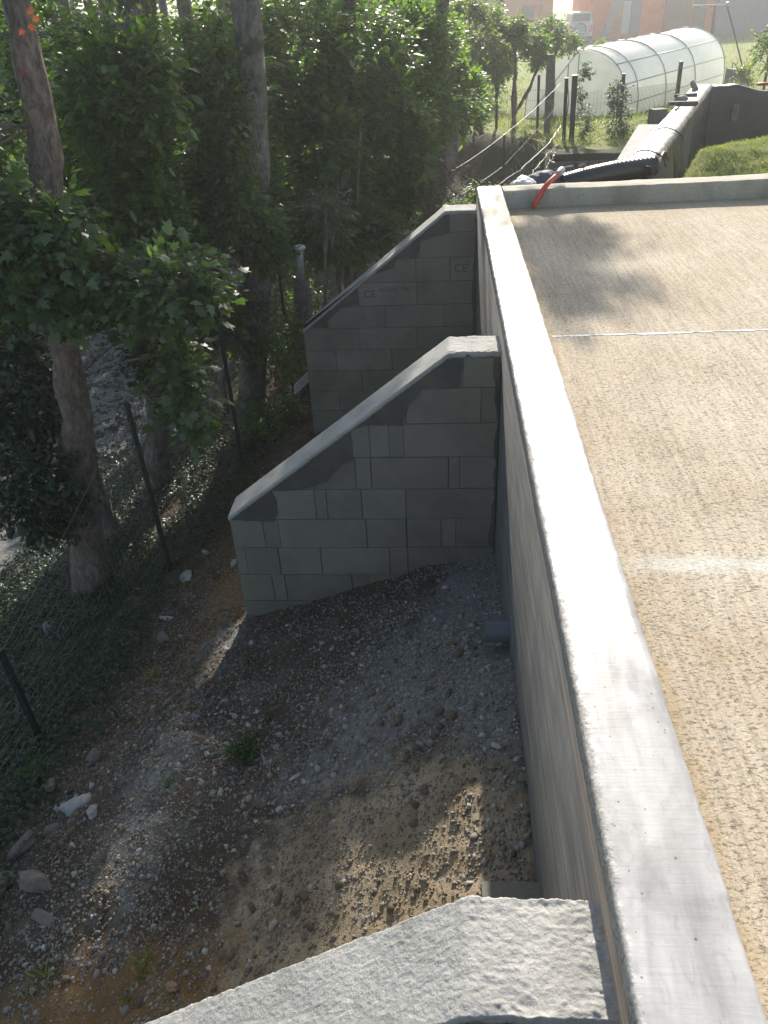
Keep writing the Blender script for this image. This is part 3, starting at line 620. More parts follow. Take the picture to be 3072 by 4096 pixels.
# ------------------------------------------------------------------ foliage generators
def tmpl(kind):
    if kind == 'maple':
        ang = [(-.0, -.05), (.35, .02), (.52, .30), (.30, .36), (.62, .78), (.28, .66), (0, 1.15), (-.28, .66), (-.62, .78), (-.30, .36), (-.52, .30), (-.35, .02)]
        V = [(0, .3, 0.03)]+[(x, y, -.10*(x*x)*2-.12*max(0, y-.5)) for x, y in ang]
        return np.array(V)[:, [1, 0, 2]], np.array([(0, i, i % 12+1) for i in range(1, 13)])
    if kind == 'oval':
        V = [(0, 0, 0), (.35, .26, -.05), (.72, .22, -.09), (1, 0, -.14), (.72, -.22, -.09), (.35, -.26, -.05), (.5, 0, .03)]
        return np.array(V), np.array([(6, 0, 1), (6, 1, 2), (6, 2, 3), (6, 3, 4), (6, 4, 5), (6, 5, 0)])
    if kind == 'kite':
        V = [(0, 0, 0), (.5, .3, -.05), (1, 0, -.08), (.5, -.3, -.05)]
        return np.array(V), np.array([(0, 1, 2), (0, 2, 3)])
    if kind == 'blade':
        V = [(0, .06, 0), (0, -.06, 0), (.55, .045, .06), (.55, -.045, .06), (1, 0, -.02)]
        return np.array(V), np.array([(0, 1, 3), (0, 3, 2), (2, 3, 4)])
def unit(a): return a/np.maximum(np.linalg.norm(a, axis=-1, keepdims=True), 1e-9)
def leaves_VF(P, D, Nn, size, kind):
    tv, tf = tmpl(kind); D = unit(D); Nn = unit(Nn-D*np.sum(Nn*D, -1, keepdims=True)); Sd = np.cross(Nn, D)
    V = P[:, None]+size[:, None, None]*(tv[None, :, 0:1]*D[:, None]+tv[None, :, 1:2]*Sd[:, None]+tv[None, :, 2:3]*Nn[:, None])
    F = tf[None]+(np.arange(len(P))*len(tv))[:, None, None]
    return V.reshape(-1, 3), F.reshape(-1, 3)
def twig_tubes(A, B, r):
    """thin 3-sided prisms from A to B"""
    t_ = unit(B-A); ref = np.where(np.abs(t_[:, 2:3]) > .9, [[1., 0, 0]], [[0, 0, 1.]]); u = unit(np.cross(t_, ref)); v_ = np.cross(t_, u)
    ring = [u*math.cos(a)+v_*math.sin(a) for a in (0, 2.1, 4.2)]
    V = np.stack([A+r*q for q in ring]+[B+r*.4*q for q in ring], 1)
    F = np.array([(0, 1, 4), (0, 4, 3), (1, 2, 5), (1, 5, 4), (2, 0, 3), (2, 3, 5)])
    return V.reshape(-1, 3), (F[None]+(np.arange(len(A))*6)[:, None, None]).reshape(-1, 3)
def crown_VF(centers, ntw, lpt, size, kind, rng, droop=.25, tl=.4, up_bias=.9, gap=.0, shell=.45):
    """centers: list of (cx,cy,cz,rx,ry,rz,weight)"""
    Vs = []; Fs = []; TA = []; TB = []; base = 0
    tot = sum(c[6] for c in centers)
    for c in centers:
        n = int(ntw*c[6]/tot); cc = np.array(c[:3]); rr_ = np.array(c[3:6])
        d = unit(rng.normal(size=(n*3, 3))); rad = (shell+(1-shell)*rng.uniform(size=(n*3, 1)))**.8
        A = cc+d*rad*rr_
        g = fbm(A, 1.0/max(.25, .55*float(rr_.mean())), 2, 61)
        A = A[g > gap-.08][:n]; d = d[g > gap-.08][:n]; n = len(A)
        dirn = unit(d*[1, 1, .5]+rng.normal(size=(n, 3))*.45+[0, 0, -droop])
        L = tl*rng.uniform(.5, 1.2, (n, 1)); A0 = A-dirn*L*.5; B0 = A0+dirn*L
        TA.append(A0); TB.append(B0)
        side = unit(np.cross(dirn, [0, 0, 1.])+rng.normal(size=(n, 3))*.15); nrm = unit(np.cross(side, dirn)); nrm *= np.sign(nrm[:, 2:3]+1e-6)
        tt = np.linspace(.12, 1, lpt)
        for q, u_ in enumerate(tt):
            s_ = 1 if q % 2 else -1
            P = A0+dirn*L*u_+rng.normal(size=(n, 3))*.02*tl/.4
            D = dirn*(.5+.5*u_)+side*s_*(1.15-u_*.7)+rng.normal(size=(n, 3))*.4+[0, 0, -droop*.6]
            Nn = nrm*up_bias+[0, 0, .4*up_bias]+rng.normal(size=(n, 3))*.5
            sz_ = size*np.clip(np.exp(rng.normal(-.15, .35, n)), .35, 1.7)
            V, F = leaves_VF(P, D, Nn, sz_, kind); Vs.append(V); Fs.append(F+base); base += len(V)
    return np.concatenate(Vs), np.concatenate(Fs), np.concatenate(TA), np.concatenate(TB)
def curve(pts, n=10, wob=.0, seed=0):
    pts = np.array(pts, float); tt = np.linspace(0, len(pts)-1, n); o = np.stack([np.interp(tt, np.arange(len(pts)), pts[:, i]) for i in range(3)], -1)
    k = np.array([.25, .5, .25])
    for _ in range(2):
        q = o.copy(); q[1:-1] = .25*o[:-2]+.5*o[1:-1]+.25*o[2:]; o = q
    o[1:-1] += wob*fbm(o[1:-1]+seed, 1.5, 3, seed)[:, None]*np.array([1, .7, 0])
    return o
def plant(name, label, cat, trunk=None, rad=(.1, .05), crown=None, ntw=300, lpt=7, size=.06, kind='oval', mat='hornbeam', bark='bark', seed=1, group=None, limbs=True, extra_trunks=(), stem_name='trunk', crown_name='crown', **kw):
    rng = np.random.default_rng(seed)
    base = tuple(trunk[0]) if trunk else (crown[0][0], crown[0][1], float(H(crown[0][0], crown[0][1])))
    t = thing(name, label, cat, base, group)
    if trunk:
        mb = MB()
        for tr, rd in [(trunk, rad)]+list(extra_trunks):
            c = curve(tr, 26, .05, seed); n = len(c); r_ = np.linspace(rd[0], rd[1], n)*(1+.3*np.exp(-np.linspace(0, 16, n)))*(1+.06*np.sin(np.arange(n)*1.7))
            nr = 14; V = []
            P = np.array([[0, 0, 0]]*0)
            mb.tube([tuple(q) for q in c], list(r_), nr)
        tk = mb.build(stem_name, MT[bark], smooth=True)
        va = np.array([v.co for v in tk.data.vertices]); 
        nn = fbm(va*[1, 1, .35], 14, 3, seed)
        cc = np.array([v.normal for v in tk.data.vertices]); va += cc*(nn*.05*rad[0]/.1*1.2)[:, None]
        tk.data.vertices.foreach_set('co', va.astype(np.float32).ravel()); adopt(t, tk)
    if crown:
        V, F, A, B = crown_VF(crown, ntw, lpt, size, kind, rng, **kw)
        cr_ = mesh_obj(crown_name, V, F, MT[mat]); adopt(t, cr_)
        TV, TF = twig_tubes(A, B, .0035 if size > .05 else .002)
        extra = []
        if trunk and limbs:
            tc = curve(trunk, 26, .05, seed)
            for c in crown:
                cc = np.array(c[:3]); hi = tc[tc[:, 2] < cc[2]+.1]
                s_ = hi[-1] if len(hi) else tc[len(tc)//2]
                if np.linalg.norm(s_-cc) > 4: s_ = tc[-1]
                for k_ in range(3):
                    e_ = cc+np.array(c[3:6])*rng.normal(size=3)*.55; m_ = (s_+e_)/2+rng.normal(size=3)*.1+[0, 0, .08]
                    q = curve([s_, m_, e_], 8); extra.append((q[:-1], q[1:], .022*max(.5, rad[1]/.08)))
        Vb, Fb = [TV], [TF]; b0 = len(TV)
        for a_, b_, r_ in extra:
            v_, f_ = twig_tubes(a_, b_, r_); Vb.append(v_); Fb.append(f_+b0); b0 += len(v_)
        adopt(t, mesh_obj('branches', np.concatenate(Vb), np.concatenate(Fb), MT[bark]))
    return t

# ------------------------------------------------------------------ woodland trees on the left
Hf = lambda x, y: float(H(x, y, False))
plant('maple_tree', 'big leaning maple with reddish bark in front of the creek bed at left', 'tree',
      [(-2.86, 4.8, Hf(-2.84, 4.8)-.1), (-2.63, 4.8, -1.4), (-2.49, 4.8, -.48), (-2.37, 4.8, .29), (-2.28, 4.8, .86), (-2.20, 4.8, 1.41), (-2.1, 4.9, 3.2), (-1.95, 5.2, 5.5)], (.12, .05),
      [(-2.05, 4.6, -.05, .42, .35, .17, 2.2), (-1.58, 4.5, -.02, .28, .28, .13, 1.3), (-1.66, 4.6, -.72, .12, .18, .36, .7), (-2.45, 4.4, .2, .38, .22, .3, 2.0), (-2.2, 4.45, .35, .2, .2, .14, .6), (-2.75, 4.7, .8, .18, .3, .4, .8), (-2.3, 5.3, 4.6, 1.6, 1.4, 1.1, 1.6)],
      ntw=2100, lpt=9, size=.05, kind='maple', mat='maple', bark='bark_red', seed=3, tl=.34, droop=.35, gap=-.25)
rl = leaves_VF(np.array([(-2.1, 4.64, 1.36), (-2.07, 4.62, 1.33), (-2.11, 4.64, 1.30), (-2.14, 4.62, 1.28), (-2.2, 4.6, 1.1)]), np.array([(1, -.2, .1), (.8, 0, -.4), (.6, -.2, -.6), (-.4, -.4, -.5), (1, 0, -.3)]), np.array([(0, -1, .3)]*5)+.2, np.array([.042, .036, .036, .032, .03]), 'maple')
tag(mesh_obj('vine_leaves', *rl, MT['red']), 'small cluster of red vine leaves on the big leaning trunk at top left', 'leaves')
plant('ivy_covered_tree', 'tall trunk wrapped in ivy, straight behind the fence left of the metal post', 'tree',
      [(-2.10, 7.6, Hf(-2.1, 7.6)-.1), (-1.80, 7.5, -.89), (-1.60, 7.4, .42), (-1.52, 7.4, 1.36), (-1.35, 7.6, 4), (-1.2, 8, 7.5)], (.13, .085),
      [(-1.74, 7.12, .55, .1, .1, .75, 1.0), (-1.86, 7.25, -.1, .2, .2, .5, 1), (-1.56, 7.25, -.45, .16, .2, .35, .7), (-1.95, 7.3, .75, .2, .2, .4, .7), (-1.95, 7.3, -1.25, .28, .25, .35, .9), (-.9, 8.6, 5.6, 1.6, 1.6, 1.2, .9)],
      ntw=1350, lpt=7, size=.06, kind='oval', mat='hornbeam', bark='bark_ivy', seed=5, tl=.3, gap=-.2)
plant('tree', 'slim dark trunk half hidden by hanging maple leaves, left of the pale creek bed gap', 'tree',
      [(-2.9, 6.6, Hf(-2.9, 6.6)-.1), (-2.56, 6.6, -1.0), (-2.3, 6.6, .49), (-2.1, 6.8, 3), (-2, 7, 5.5)], (.11, .06),
      [(-2.3, 6.25, .85, .45, .25, .5, 1.6), (-2.35, 6.3, .1, .42, .25, .4, 1.2), (-2.4, 6.4, -.4, .3, .2, .3, .7), (-1.95, 7.9, .9, .4, .4, .45, .9), (-2.0, 7.9, .1, .35, .35, .4, .8), (-3.0, 7.9, .45, .5, .4, .5, 1), (-2.65, 7.5, .85, .55, .45, .5, 1.0), (-2.55, 7.2, .1, .5, .4, .5, 1.0), (-2.2, 7.2, -.5, .35, .3, .35, .8), (-3.4, 7.6, 1.0, .5, .5, .5, .8), (-3.2, 8.6, -.1, .55, .4, .45, .8), (-3.0, 7.5, 4.4, 1.7, 1.4, 1.2, .7)],
      ntw=3600, lpt=7, size=.068, kind='oval', mat='hornbeam', bark='bark_ivy', seed=6, tl=.3, gap=-.12, droop=.05)
plant('tree', 'forked grey trunk behind the fence post with the creek bed showing to its left', 'tree',
      [(-2.88, 8.9, Hf(-2.88, 8.9)-.1), (-2.67, 8.9, -1.3), (-2.5, 8.9, .5), (-2.4, 9.2, 4)], (.10, .06),
      [(-2.2, 8.6, .2, .5, .5, .7, 1), (-2.6, 9.2, 3.5, 1.5, 1.3, 1.2, 1)], ntw=900, lpt=7, size=.06, mat='hornbeam', bark='bark_pale', seed=8, tl=.35,
      extra_trunks=[([(-2.8, 8.85, Hf(-2.8, 8.9)-.1), (-2.5, 8.8, -1.4), (-2.15, 8.8, .2)], (.06, .03))])
plant('tree', 'dark trunk beside the creek bed gap, just left of the hanging leaf spray', 'tree',
      [(-3.45, 9.3, Hf(-3.4, 9.3)-.1), (-3.2, 9.3, -1.4), (-3.0, 9.4, 1), (-2.9, 9.6, 4)], (.14, .07), [(-3.3, 9.2, .6, .7, .6, .7, 1), (-4.3, 9.6, .4, .7, .6, .8, 1), (-3.6, 9.8, 3.6, 1.8, 1.6, 1.4, 1.4)], ntw=1500, lpt=7, size=.065, mat='hornbeam', bark='bark', seed=9, tl=.36)
plant('tree', 'dark sloping trunk base low behind the big leaning tree', 'tree',
      [(-3.0, 5.6, Hf(-3.0, 5.6)-.1), (-3.15, 5.8, -2.0), (-3.5, 6.0, -1.0), (-3.7, 6.2, .5)], (.10, .05), [(-3.6, 5.9, -.3, .45, .5, .5, 1), (-3.7, 6.2, .9, .5, .5, .5, 1)], ntw=700, lpt=7, size=.06, mat='darkleaf', bark='bark', seed=10, tl=.3)
# broad-leaved mass in the middle
plant('hornbeam_tree', 'dense broad-leaved tree filling the top centre with glinting leaves', 'tree',
      [(-1.2, 10.2, Hf(-1.2, 10.2)-.1), (-1.1, 10, -.5), (-.95, 9.9, 1), (-.9, 10.2, 4)], (.11, .06),
      [(-1.45, 9.4, .9, .55, .5, .5, 1), (-.8, 9.9, .8, .5, .5, .5, 1), (-1.3, 9.0, .05, .45, .45, .5, 1), (-.6, 9.7, -.15, .5, .45, .5, 1), (-1.4, 8.6, -.75, .35, .35, .35, .7), (-.9, 8.8, -.75, .4, .35, .3, .7), (-1.9, 10.8, 4.2, 1.2, 1.3, 1.0, .6)],
      ntw=2500, lpt=7, size=.084, mat='hornbeam', bark='bark', seed=12, tl=.34, gap=-.12, droop=.05)
plant('hornbeam_tree', 'paler leafy tree right of centre, between the dense tree and the fruit trees', 'tree',
      [(.05, 11.6, Hf(.05, 11.6)-.1), (.0, 11.4, -.5), (.05, 11.3, 1), (.1, 11.6, 3.5)], (.09, .05),
      [(-.15, 11, .75, .45, .45, .45, 1), (-.15, 10.5, .1, .45, .4, .45, 1), (-.35, 10.1, -.6, .35, .35, .3, .8), (.32, 11.2, .2, .3, .35, .4, .7), (-.5, 11.2, .9, .5, .5, .5, 1)],
      ntw=1700, lpt=7, size=.07, mat='bright', bark='bark', seed=13, tl=.3, gap=-.12, droop=.05)
plant('shrub', 'small shrub with pale glinting leaves hanging over the thin saplings', 'shrub', [(-1.25, 7.9, Hf(-1.25, 7.9)), (-1.15, 7.7, -1), (-1.05, 7.5, -.3)], (.02, .012),
      [(-1.08, 7.5, -.3, .24, .2, .16, 1), (-1.0, 7.45, -.5, .16, .15, .1, .6)], ntw=120, lpt=7, size=.05, mat='pale', bark='bark_pale', seed=14, tl=.2)
for k, (lab, a, b_, r_) in enumerate([('leftmost pale sapling stem behind the far buttress', (-1.42, 9.1, 0), (-1.30, 9.0, -.9), .018), ('thickest pale sapling stem behind the far buttress', (-1.2, 8.9, 0), (-1.12, 8.8, -.8), .028),
                                      ('thin straight sapling stem right of the thickest one', (-1.08, 9.1, 0), (-1.0, 9.0, -.8), .013), ('rightmost pale sapling stem, closest to the sloping cap', (-.98, 9.0, 0), (-.90, 8.9, -.7), .02)]):
    z0 = Hf(a[0], a[1]); plant('sapling', lab, 'sapling', [(a[0], a[1], z0-.05), b_, (b_[0]+.08, b_[1], .2)], (r_, r_*.6), None, bark='bark_pale', seed=20+k)
plant('shrub', 'bright yellow-green sunlit shrub just behind the far buttress slope', 'shrub', None, (0, 0), [(-.14, 9.6, -.72, .13, .15, .2, 1), (-.22, 9.6, -.45, .14, .14, .12, .6), (-.05, 9.5, -.9, .13, .13, .12, .5)], ntw=330, lpt=7, size=.035, mat='yellow', seed=30, tl=.14)
plant('shrub', 'leafy shrub peeping over the corner where the walls meet', 'shrub', None, (0, 0), [(.22, 7.6, -.4, .16, .15, .2, 1), (.36, 7.5, -.2, .1, .12, .1, .5)], ntw=130, lpt=7, size=.035, mat='bright', seed=31, tl=.16)
plant('shrub', 'dry brown bramble tangle in the ditch beyond the wall corner', 'shrub', None, (0, 0), [(.15, 9.4, -.55, .3, .3, .28, 1), (.55, 9.3, -.75, .3, .3, .25, 1), (-.1, 8.6, -1.2, .35, .3, .3, 1)], ntw=420, lpt=6, size=.035, mat='litter', seed=32, tl=.25)
plant('shrub', 'dark green undergrowth at the foot of the far buttress', 'shrub', None, (0, 0), [(-1.6, 7.6, -1.6, .3, .4, .4, 1), (-1.75, 7.2, -2.2, .3, .5, .25, 1), (-1.6, 8.6, -1.7, .5, .5, .4, 1)], ntw=750, lpt=7, size=.045, mat='hornbeam', seed=33, tl=.25)
plant('ivy', 'dark ivy hanging over the fence at the far left edge', 'ivy', None, (0, 0), [(-3.0, 5.0, -.9, .35, .3, .45, 1), (-2.9, 4.6, -1.5, .35, .3, .4, 1), (-3.5, 5.4, -.2, .4, .4, .5, 1)], ntw=800, lpt=7, size=.06, kind='oval', mat='darkleaf', seed=34, tl=.26)
plant('shrub', 'leafy shrub behind the fence between the two left trunks', 'shrub', None, (0, 0), [(-2.5, 6.4, -1.2, .25, .25, .4, 1), (-2.2, 6.9, -1.0, .25, .25, .35, 1), (-2.75, 7.2, -.9, .35, .3, .3, 1)], ntw=520, lpt=7, size=.055, mat='darkleaf', seed=35, tl=.28)
plant('tall_tree', 'tall tree behind the woodland edge whose crown rises out of the picture', 'tree', [(-.5, 18.5, Hf(-.5, 18.5)-.2), (-.4, 18.5, 3), (-.2, 18.6, 8)], (.18, .08),
      [(1.95, 17.75, 6.5, .48, .8, .3, .38), (1.78, 17.2, 6.6, .14, .3, .12, .25), (1.65, 18.5, 6.55, .35, .2, .1, .3), (.40, 16.75, 6.5, .3, .5, .25, 1.6), (-.9, 18.0, 6.5, 1.2, 1.1, .7, 2), (-2.8, 17.8, 6.6, 1.6, 1.2, .9, 2.2), (-3.2, 16.5, 6.2, 1.4, .8, .6, 1)], ntw=1900, lpt=8, size=.12, gap=.04, kind='kite', mat='hornbeam', seed=36, tl=.4, shell=.1)

plant('hazel_bush', 'broad leafy understorey bush filling the gap between the two tall left trunks', 'bush', [(-2.6, 8.4, Hf(-2.6, 8.4)), (-2.5, 8.4, -1), (-2.4, 8.3, .3)], (.03, .015),
      [(-2.3, 8.4, -.35, .55, .4, .45, 1), (-3.0, 8.5, -.5, .5, .4, .4, 1), (-1.95, 8.3, -.1, .35, .35, .5, 1), (-3.6, 8.4, .2, .5, .4, .5, 1)], ntw=1150, lpt=7, size=.075, mat='hornbeam', seed=141, tl=.32, droop=.05, gap=-.2)
plant('hazel_bush', 'broad leafy understorey bush right of the ivy-covered trunk', 'bush', [(-1.2, 9.4, Hf(-1.2, 9.4)), (-1.1, 9.4, -1), (-1.1, 9.3, .2)], (.03, .015),
      [(-1.55, 9.2, .45, .4, .4, .5, 1), (-1.0, 9.4, .3, .4, .4, .5, 1), (-.55, 9.5, .35, .4, .4, .45, 1), (-1.2, 9.3, -.4, .5, .4, .4, 1), (-.45, 9.6, -.6, .3, .3, .3, .6)], ntw=1150, lpt=7, size=.078, mat='hornbeam', seed=142, tl=.3, droop=.05, gap=-.2)
# distant wood closing the view behind
rng = np.random.default_rng(55)
n = 46; cs = []
for k in range(n):
    x = rng.uniform(-16, -.3) if k < 36 else rng.uniform(-2, 1.2); y = rng.uniform(12.5, 24) if k < 36 else rng.uniform(19, 26)
    cs.append((x, y, rng.uniform(-1.8, 2.3), rng.uniform(.9, 1.7), rng.uniform(.8, 1.4), rng.uniform(.9, 1.5), 1.0))
for x in np.arange(-16, 0, 1.7): cs.append((x, 21+rng.uniform(-1, 2), rng.uniform(0, 1.2), 1.6, 1.2, 1.9, 2.6))
V, F, A, B = crown_VF(cs, 13000, 8, .15, 'kite', rng, tl=.6, shell=.2)
stuff(mesh_obj('distant_woodland', V, F, MT['hornbeam']), 'dense dark wood closing the view far behind the nearer trees', 'woodland')
mb = MB()
for k in range(26):
    x, y = rng.uniform(-14, -1), rng.uniform(12, 24); z = Hf(x, y); mb.tube([(x, y, z-.2), (x+.1, y, z+3), (x+.3, y, z+9)], [.13, .1, .06], 7)
stuff(mb.build('distant_trunks', MT['bark'], smooth=True), 'far dark tree trunks inside the dense wood', 'trunks')

# ------------------------------------------------------------------ ground cover and litter
def scatter_leaves(name, n, xr, yr, size, kind, mat, seed, label, cat, dens=None, lift=.02, up=1.0, upright=False):
    r_ = np.random.default_rng(seed); x = r_.uniform(*xr, n); y = r_.uniform(*yr, n)
    if dens is not None:
        k = r_.uniform(size=n) < dens(x, y); x, y = x[k], y[k]
    m_ = len(x); P = np.stack([x, y, H(x, y)+r_.uniform(0, lift, m_)], -1)
    D = np.stack([r_.normal(size=m_), r_.normal(size=m_), (np.abs(r_.normal(size=m_))*1.0+.25) if upright else r_.normal(size=m_)*.25], -1)
    Nn = r_.normal(size=(m_, 3))*.4+[0, 0, 0 if upright else up]
    V, F = leaves_VF(P, D, Nn, size*r_.uniform(.5, 1.3, m_), kind)
    return stuff(mesh_obj(name, V, F, MT[mat]), label, cat)
fnz = lambda x, y, s, k=2.: fbm(np.stack([x, y, 0*x], -1), k, 3, s)
scatter_leaves('leaf_litter', 34000, (-2.9, -.9), (2.4, 9.5), .028, 'kite', 'litter', 61, 'brown dead leaves covering the strip between fence and buttresses', 'leaf litter', lambda x, y: band(x+1.62+.25*sst(4.5, 6, y), .42+.3*sst(4.5, 6, y))*(fnz(x, y, 3) > -.25), .012)
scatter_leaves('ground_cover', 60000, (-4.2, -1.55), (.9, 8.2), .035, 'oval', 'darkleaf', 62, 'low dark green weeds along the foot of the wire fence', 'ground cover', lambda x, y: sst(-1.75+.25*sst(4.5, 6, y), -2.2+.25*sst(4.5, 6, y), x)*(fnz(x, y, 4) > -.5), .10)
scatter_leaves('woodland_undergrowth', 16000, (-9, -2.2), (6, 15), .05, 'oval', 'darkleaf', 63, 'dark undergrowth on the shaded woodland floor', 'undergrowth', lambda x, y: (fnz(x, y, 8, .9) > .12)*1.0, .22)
def lawn_d(x, y): return ((x > wallA_x(y)+.06+.08*fnz(x, y, 5, 6))*(y > 6.84+.033*(x-.5)+.02)*(y < 9.6))*1.0
scatter_leaves('lawn', 70000, (1.75, 5.5), (6.8, 9.6), .026, 'blade', 'grass', 64, 'bright sunlit grass mound beyond the low end wall', 'grass', lambda x, y: lawn_d(x, y)*np.clip(.75+1.2*fnz(x, y, 9, 5), .15, 1), .0, upright=True)
scatter_leaves('garden_grass', 90000, (1.2, 26), (12.8, 59), .15, 'blade', 'grass', 65, 'green garden grass around the polytunnel', 'grass', lambda x, y: np.clip(14/y, .35, 1)*(x < y*.42+1)*(y > 13.3)*~((y > 43.5) & (x < 12.5+.15*(y-44)))*1., .0, upright=True)
scatter_leaves('ditch_debris', 5000, (-.8, 1.9), (7.4, 12.5), .04, 'kite', 'litter', 66, 'dead leaves and twigs lying in the shaded ditch', 'debris', None, .05)
r_ = np.random.default_rng(71)
def weed(label, x, y, s, n, mat='weed', seed=1, kind='oval'):
    r = np.random.default_rng(seed); z = float(H(x, y)); c = (x, y, z)
    t = thing('weed', label, 'weed', c); ph = r.uniform(0, 6.28, n); L = s*r.uniform(.35, 1, n); el = r.uniform(.35, 1.3, n)
    D = np.stack([np.cos(ph)*np.cos(el), np.sin(ph)*np.cos(el), np.sin(el)], -1); A = np.tile(np.array(c), (n, 1)); B = A+D*L[:, None]
    adopt(t, mesh_obj('stems', *twig_tubes(A, B, .0016), MT[mat]))
    P = np.repeat(B, 4, 0)+r.normal(size=(n*4, 3))*s*.13; V, F = leaves_VF(P, np.repeat(D, 4, 0)+r.normal(size=(n*4, 3))*.8, r.normal(size=(n*4, 3))*.4+[0, 0, 1], s*.2*r.uniform(.6, 1.2, n*4), kind)
    adopt(t, mesh_obj('leaves', V, F, MT[mat])); return t
weed('green weed clump growing alone in the middle of the dirt slope', -.90, 2.30, .11, 60, seed=1)
weed('upper sprig of thin green weed just above the bigger weed clump', -.83, 2.52, .08, 12, seed=2)
weed('small dark weed tuft on the slope left of the white drainage dusting', -1.25, 2.2, .07, 14, 'hornbeam', 3)
weed('small bright green seedling on the ochre earth at lower left', -1.14, 1.32, .04, 7, 'bright', 4)
weed('broad green weed at the left photo edge by the front fence post', -2.1, 2.5, .16, 26, 'weed', 5)
def tuft(label, x, y, n, L, seed, mat='grass'):
    r = np.random.default_rng(seed); P = np.array([(x, y, float(H(x, y)))])+r.normal(size=(n, 3))*[.035, .03, .002]
    D = r.normal(size=(n, 3))*[.8, .8, .2]+[0, 0, .9]; V, F = leaves_VF(P, D, r.normal(size=(n, 3)), L*r.uniform(.5, 1.1, n), 'blade')
    return tag(mesh_obj('grass_tuft', V, F, MT[mat]), label, 'grass tuft')
tuft('thin pale grass tuft on the ochre slope left of the nearest cap', -1.12, 1.42, 34, .07, 1)
tuft('sparse grass tuft near the left photo edge low on the slope', -1.55, 1.45, 26, .08, 2)
tuft('grass tuft at the foot of the middle buttress slope among litter', -1.75, 3.3, 26, .08, 3)
tag(MB().tube([(-.80, 2.24, Hf(-.8, 2.24)+.06), (-.755, 2.17, Hf(-.755, 2.17)+.03)], .004, 6).build('stick', MT['bark_pale']), 'short pale stick lying beside the green weed clump', 'stick')
tag(MB().tube([(-.98, 1.13, Hf(-.98, 1.13)+.03), (-.90, 1.08, Hf(-.9, 1.08)+.03)], .0025, 5).build('twig', MT['bark_pale']), 'thin twig on the ochre dirt near the nearest cap', 'twig')

# ------------------------------------------------------------------ drain pipe
def pipe_h(name, label, cat, x0, x1, y, z, r_o, r_i, m):
    V = []; n = 28
    for x, r_ in ((x1, r_o), (x0+.012, r_o), (x0+.012, r_o*1.05), (x0, r_o*1.05), (x0, r_i), (x1, r_i)):
        V.append([(x, y+r_*math.cos(2*math.pi*k/n), z+r_*math.sin(2*math.pi*k/n)) for k in range(n)])
    Vv, Ff = loft(np.array(V)); return tag(mesh_obj(name, Vv, [tuple(f) for f in Ff.tolist()], m), label, cat)
pipe_h('drain_pipe', 'grey plastic drain pipe sticking out of the wall above the gravel', 'pipe', .19, .31, 2.67, -1.075, .052, .047, MT['pvc'])

# ------------------------------------------------------------------ wire fence along the wood
fp = [(-2.36, 1.1), (-2.30, 2.89), (-2.10, 4.69), (-1.93, 6.49), (-1.72, 8.3), (-.95, 9.9), (.0, 11.3), (.95, 12.7), (1.9, 14.1)]
tops = [-1.0, -1.42, -.86, -.94, -.92, -1.05, -.75, -.45, .05]
fence = thing('wire_fence', 'long wire mesh fence with thin dark posts between the wood and the dirt slope', 'fence', (-2.1, 4.7, -2.2))
fz = [Hf(*p) for p in fp]
for (p, zt_, zb_) in zip(fp[:-1], tops, fz):
    if p[1] == 4.69 or p[1] == 2.89: lean = .02
    else: lean = 0
    adopt(fence, MB().beam((p[0], p[1], zb_-.1), (p[0]-lean, p[1], zt_), .028, .028).build('post', MT['metal_dark']))
mw = MB()
for k in range(len(fp)-1):
    a, b = np.array(fp[k]), np.array(fp[k+1]); za, zb = fz[k], fz[k+1]; ta, tb = tops[k], tops[k+1]
    L = np.linalg.norm(b-a); n = int(L/.05)
    if k < 6:
        for s_ in range(n):
            u_ = s_/n; p = a+(b-a)*u_; mw.beam((p[0], p[1], za+(zb-za)*u_), (p[0], p[1], ta+(tb-ta)*u_-.02*math.sin(math.pi*u_)), .0018, .0018)
    rows_ = 13 if k < 6 else 4
    for j in range(rows_):
        v_ = j/(rows_-1)
        P = []
        for s_ in range(7):
            u_ = s_/6; p = a+(b-a)*u_; P.append((p[0], p[1], (za+(zb-za)*u_)*(1-v_)+(ta+(tb-ta)*u_-.03*math.sin(math.pi*u_))*v_))
        for s_ in range(6): mw.beam(P[s_], P[s_+1], .003 if j == rows_-1 else .0018, .003 if j == rows_-1 else .0018)
w_ = mw.build('wire_mesh', MT['darkwire']); w_['kind'] = 'stuff'; adopt(fence, w_)
# metal pipe with round white cap
t = thing('vent_post', 'metal pipe post with a round white cap standing behind the fence', 'post', (-1.42, 8, -2.0))
adopt(t, MB().tube([(-1.44, 8, -1.12), (-1.42, 8, -.75)], .036, 16).build('pole', MT['galv'], smooth=True)); adopt(t, MB().tube([(-1.5, 8, -2.9), (-1.47, 8, -2), (-1.44, 8, -1.08)], [.13, .10, .085], 14).build('timber_base', MT['bark'], smooth=True))
adopt(t, MB().tube([(-1.42, 8, -.76), (-1.42, 8, -.742), (-1.42, 8, -.73)], [.06, .062, .045], 20).build('cap', simple('white_cap', (.7, .7, .68), .6)))
def panel_wire(name, label, a, b, h, nv, nh, m, r=.002, lean=(0, 0)):
    a = np.array(a); b = np.array(b); mb = MB(); hv = np.array([lean[0], lean[1], h])
    for k in range(nv): p = a+(b-a)*k/(nv-1); mb.beam(p, p+hv, r, r)
    for k in range(nh): q = hv*k/(nh-1); mb.beam(a+q, b+q, r, r)
    return tag(mb.build(name, m), label, 'wire mesh')
panel_wire('wire_grating', 'rigid wire mesh panel slanting beside the white-capped pipe', (-1.72, 7.6, -1.02), (-1.12, 8.3, -.72), .11, 22, 3, MT['wire'], .003, (0, .03))
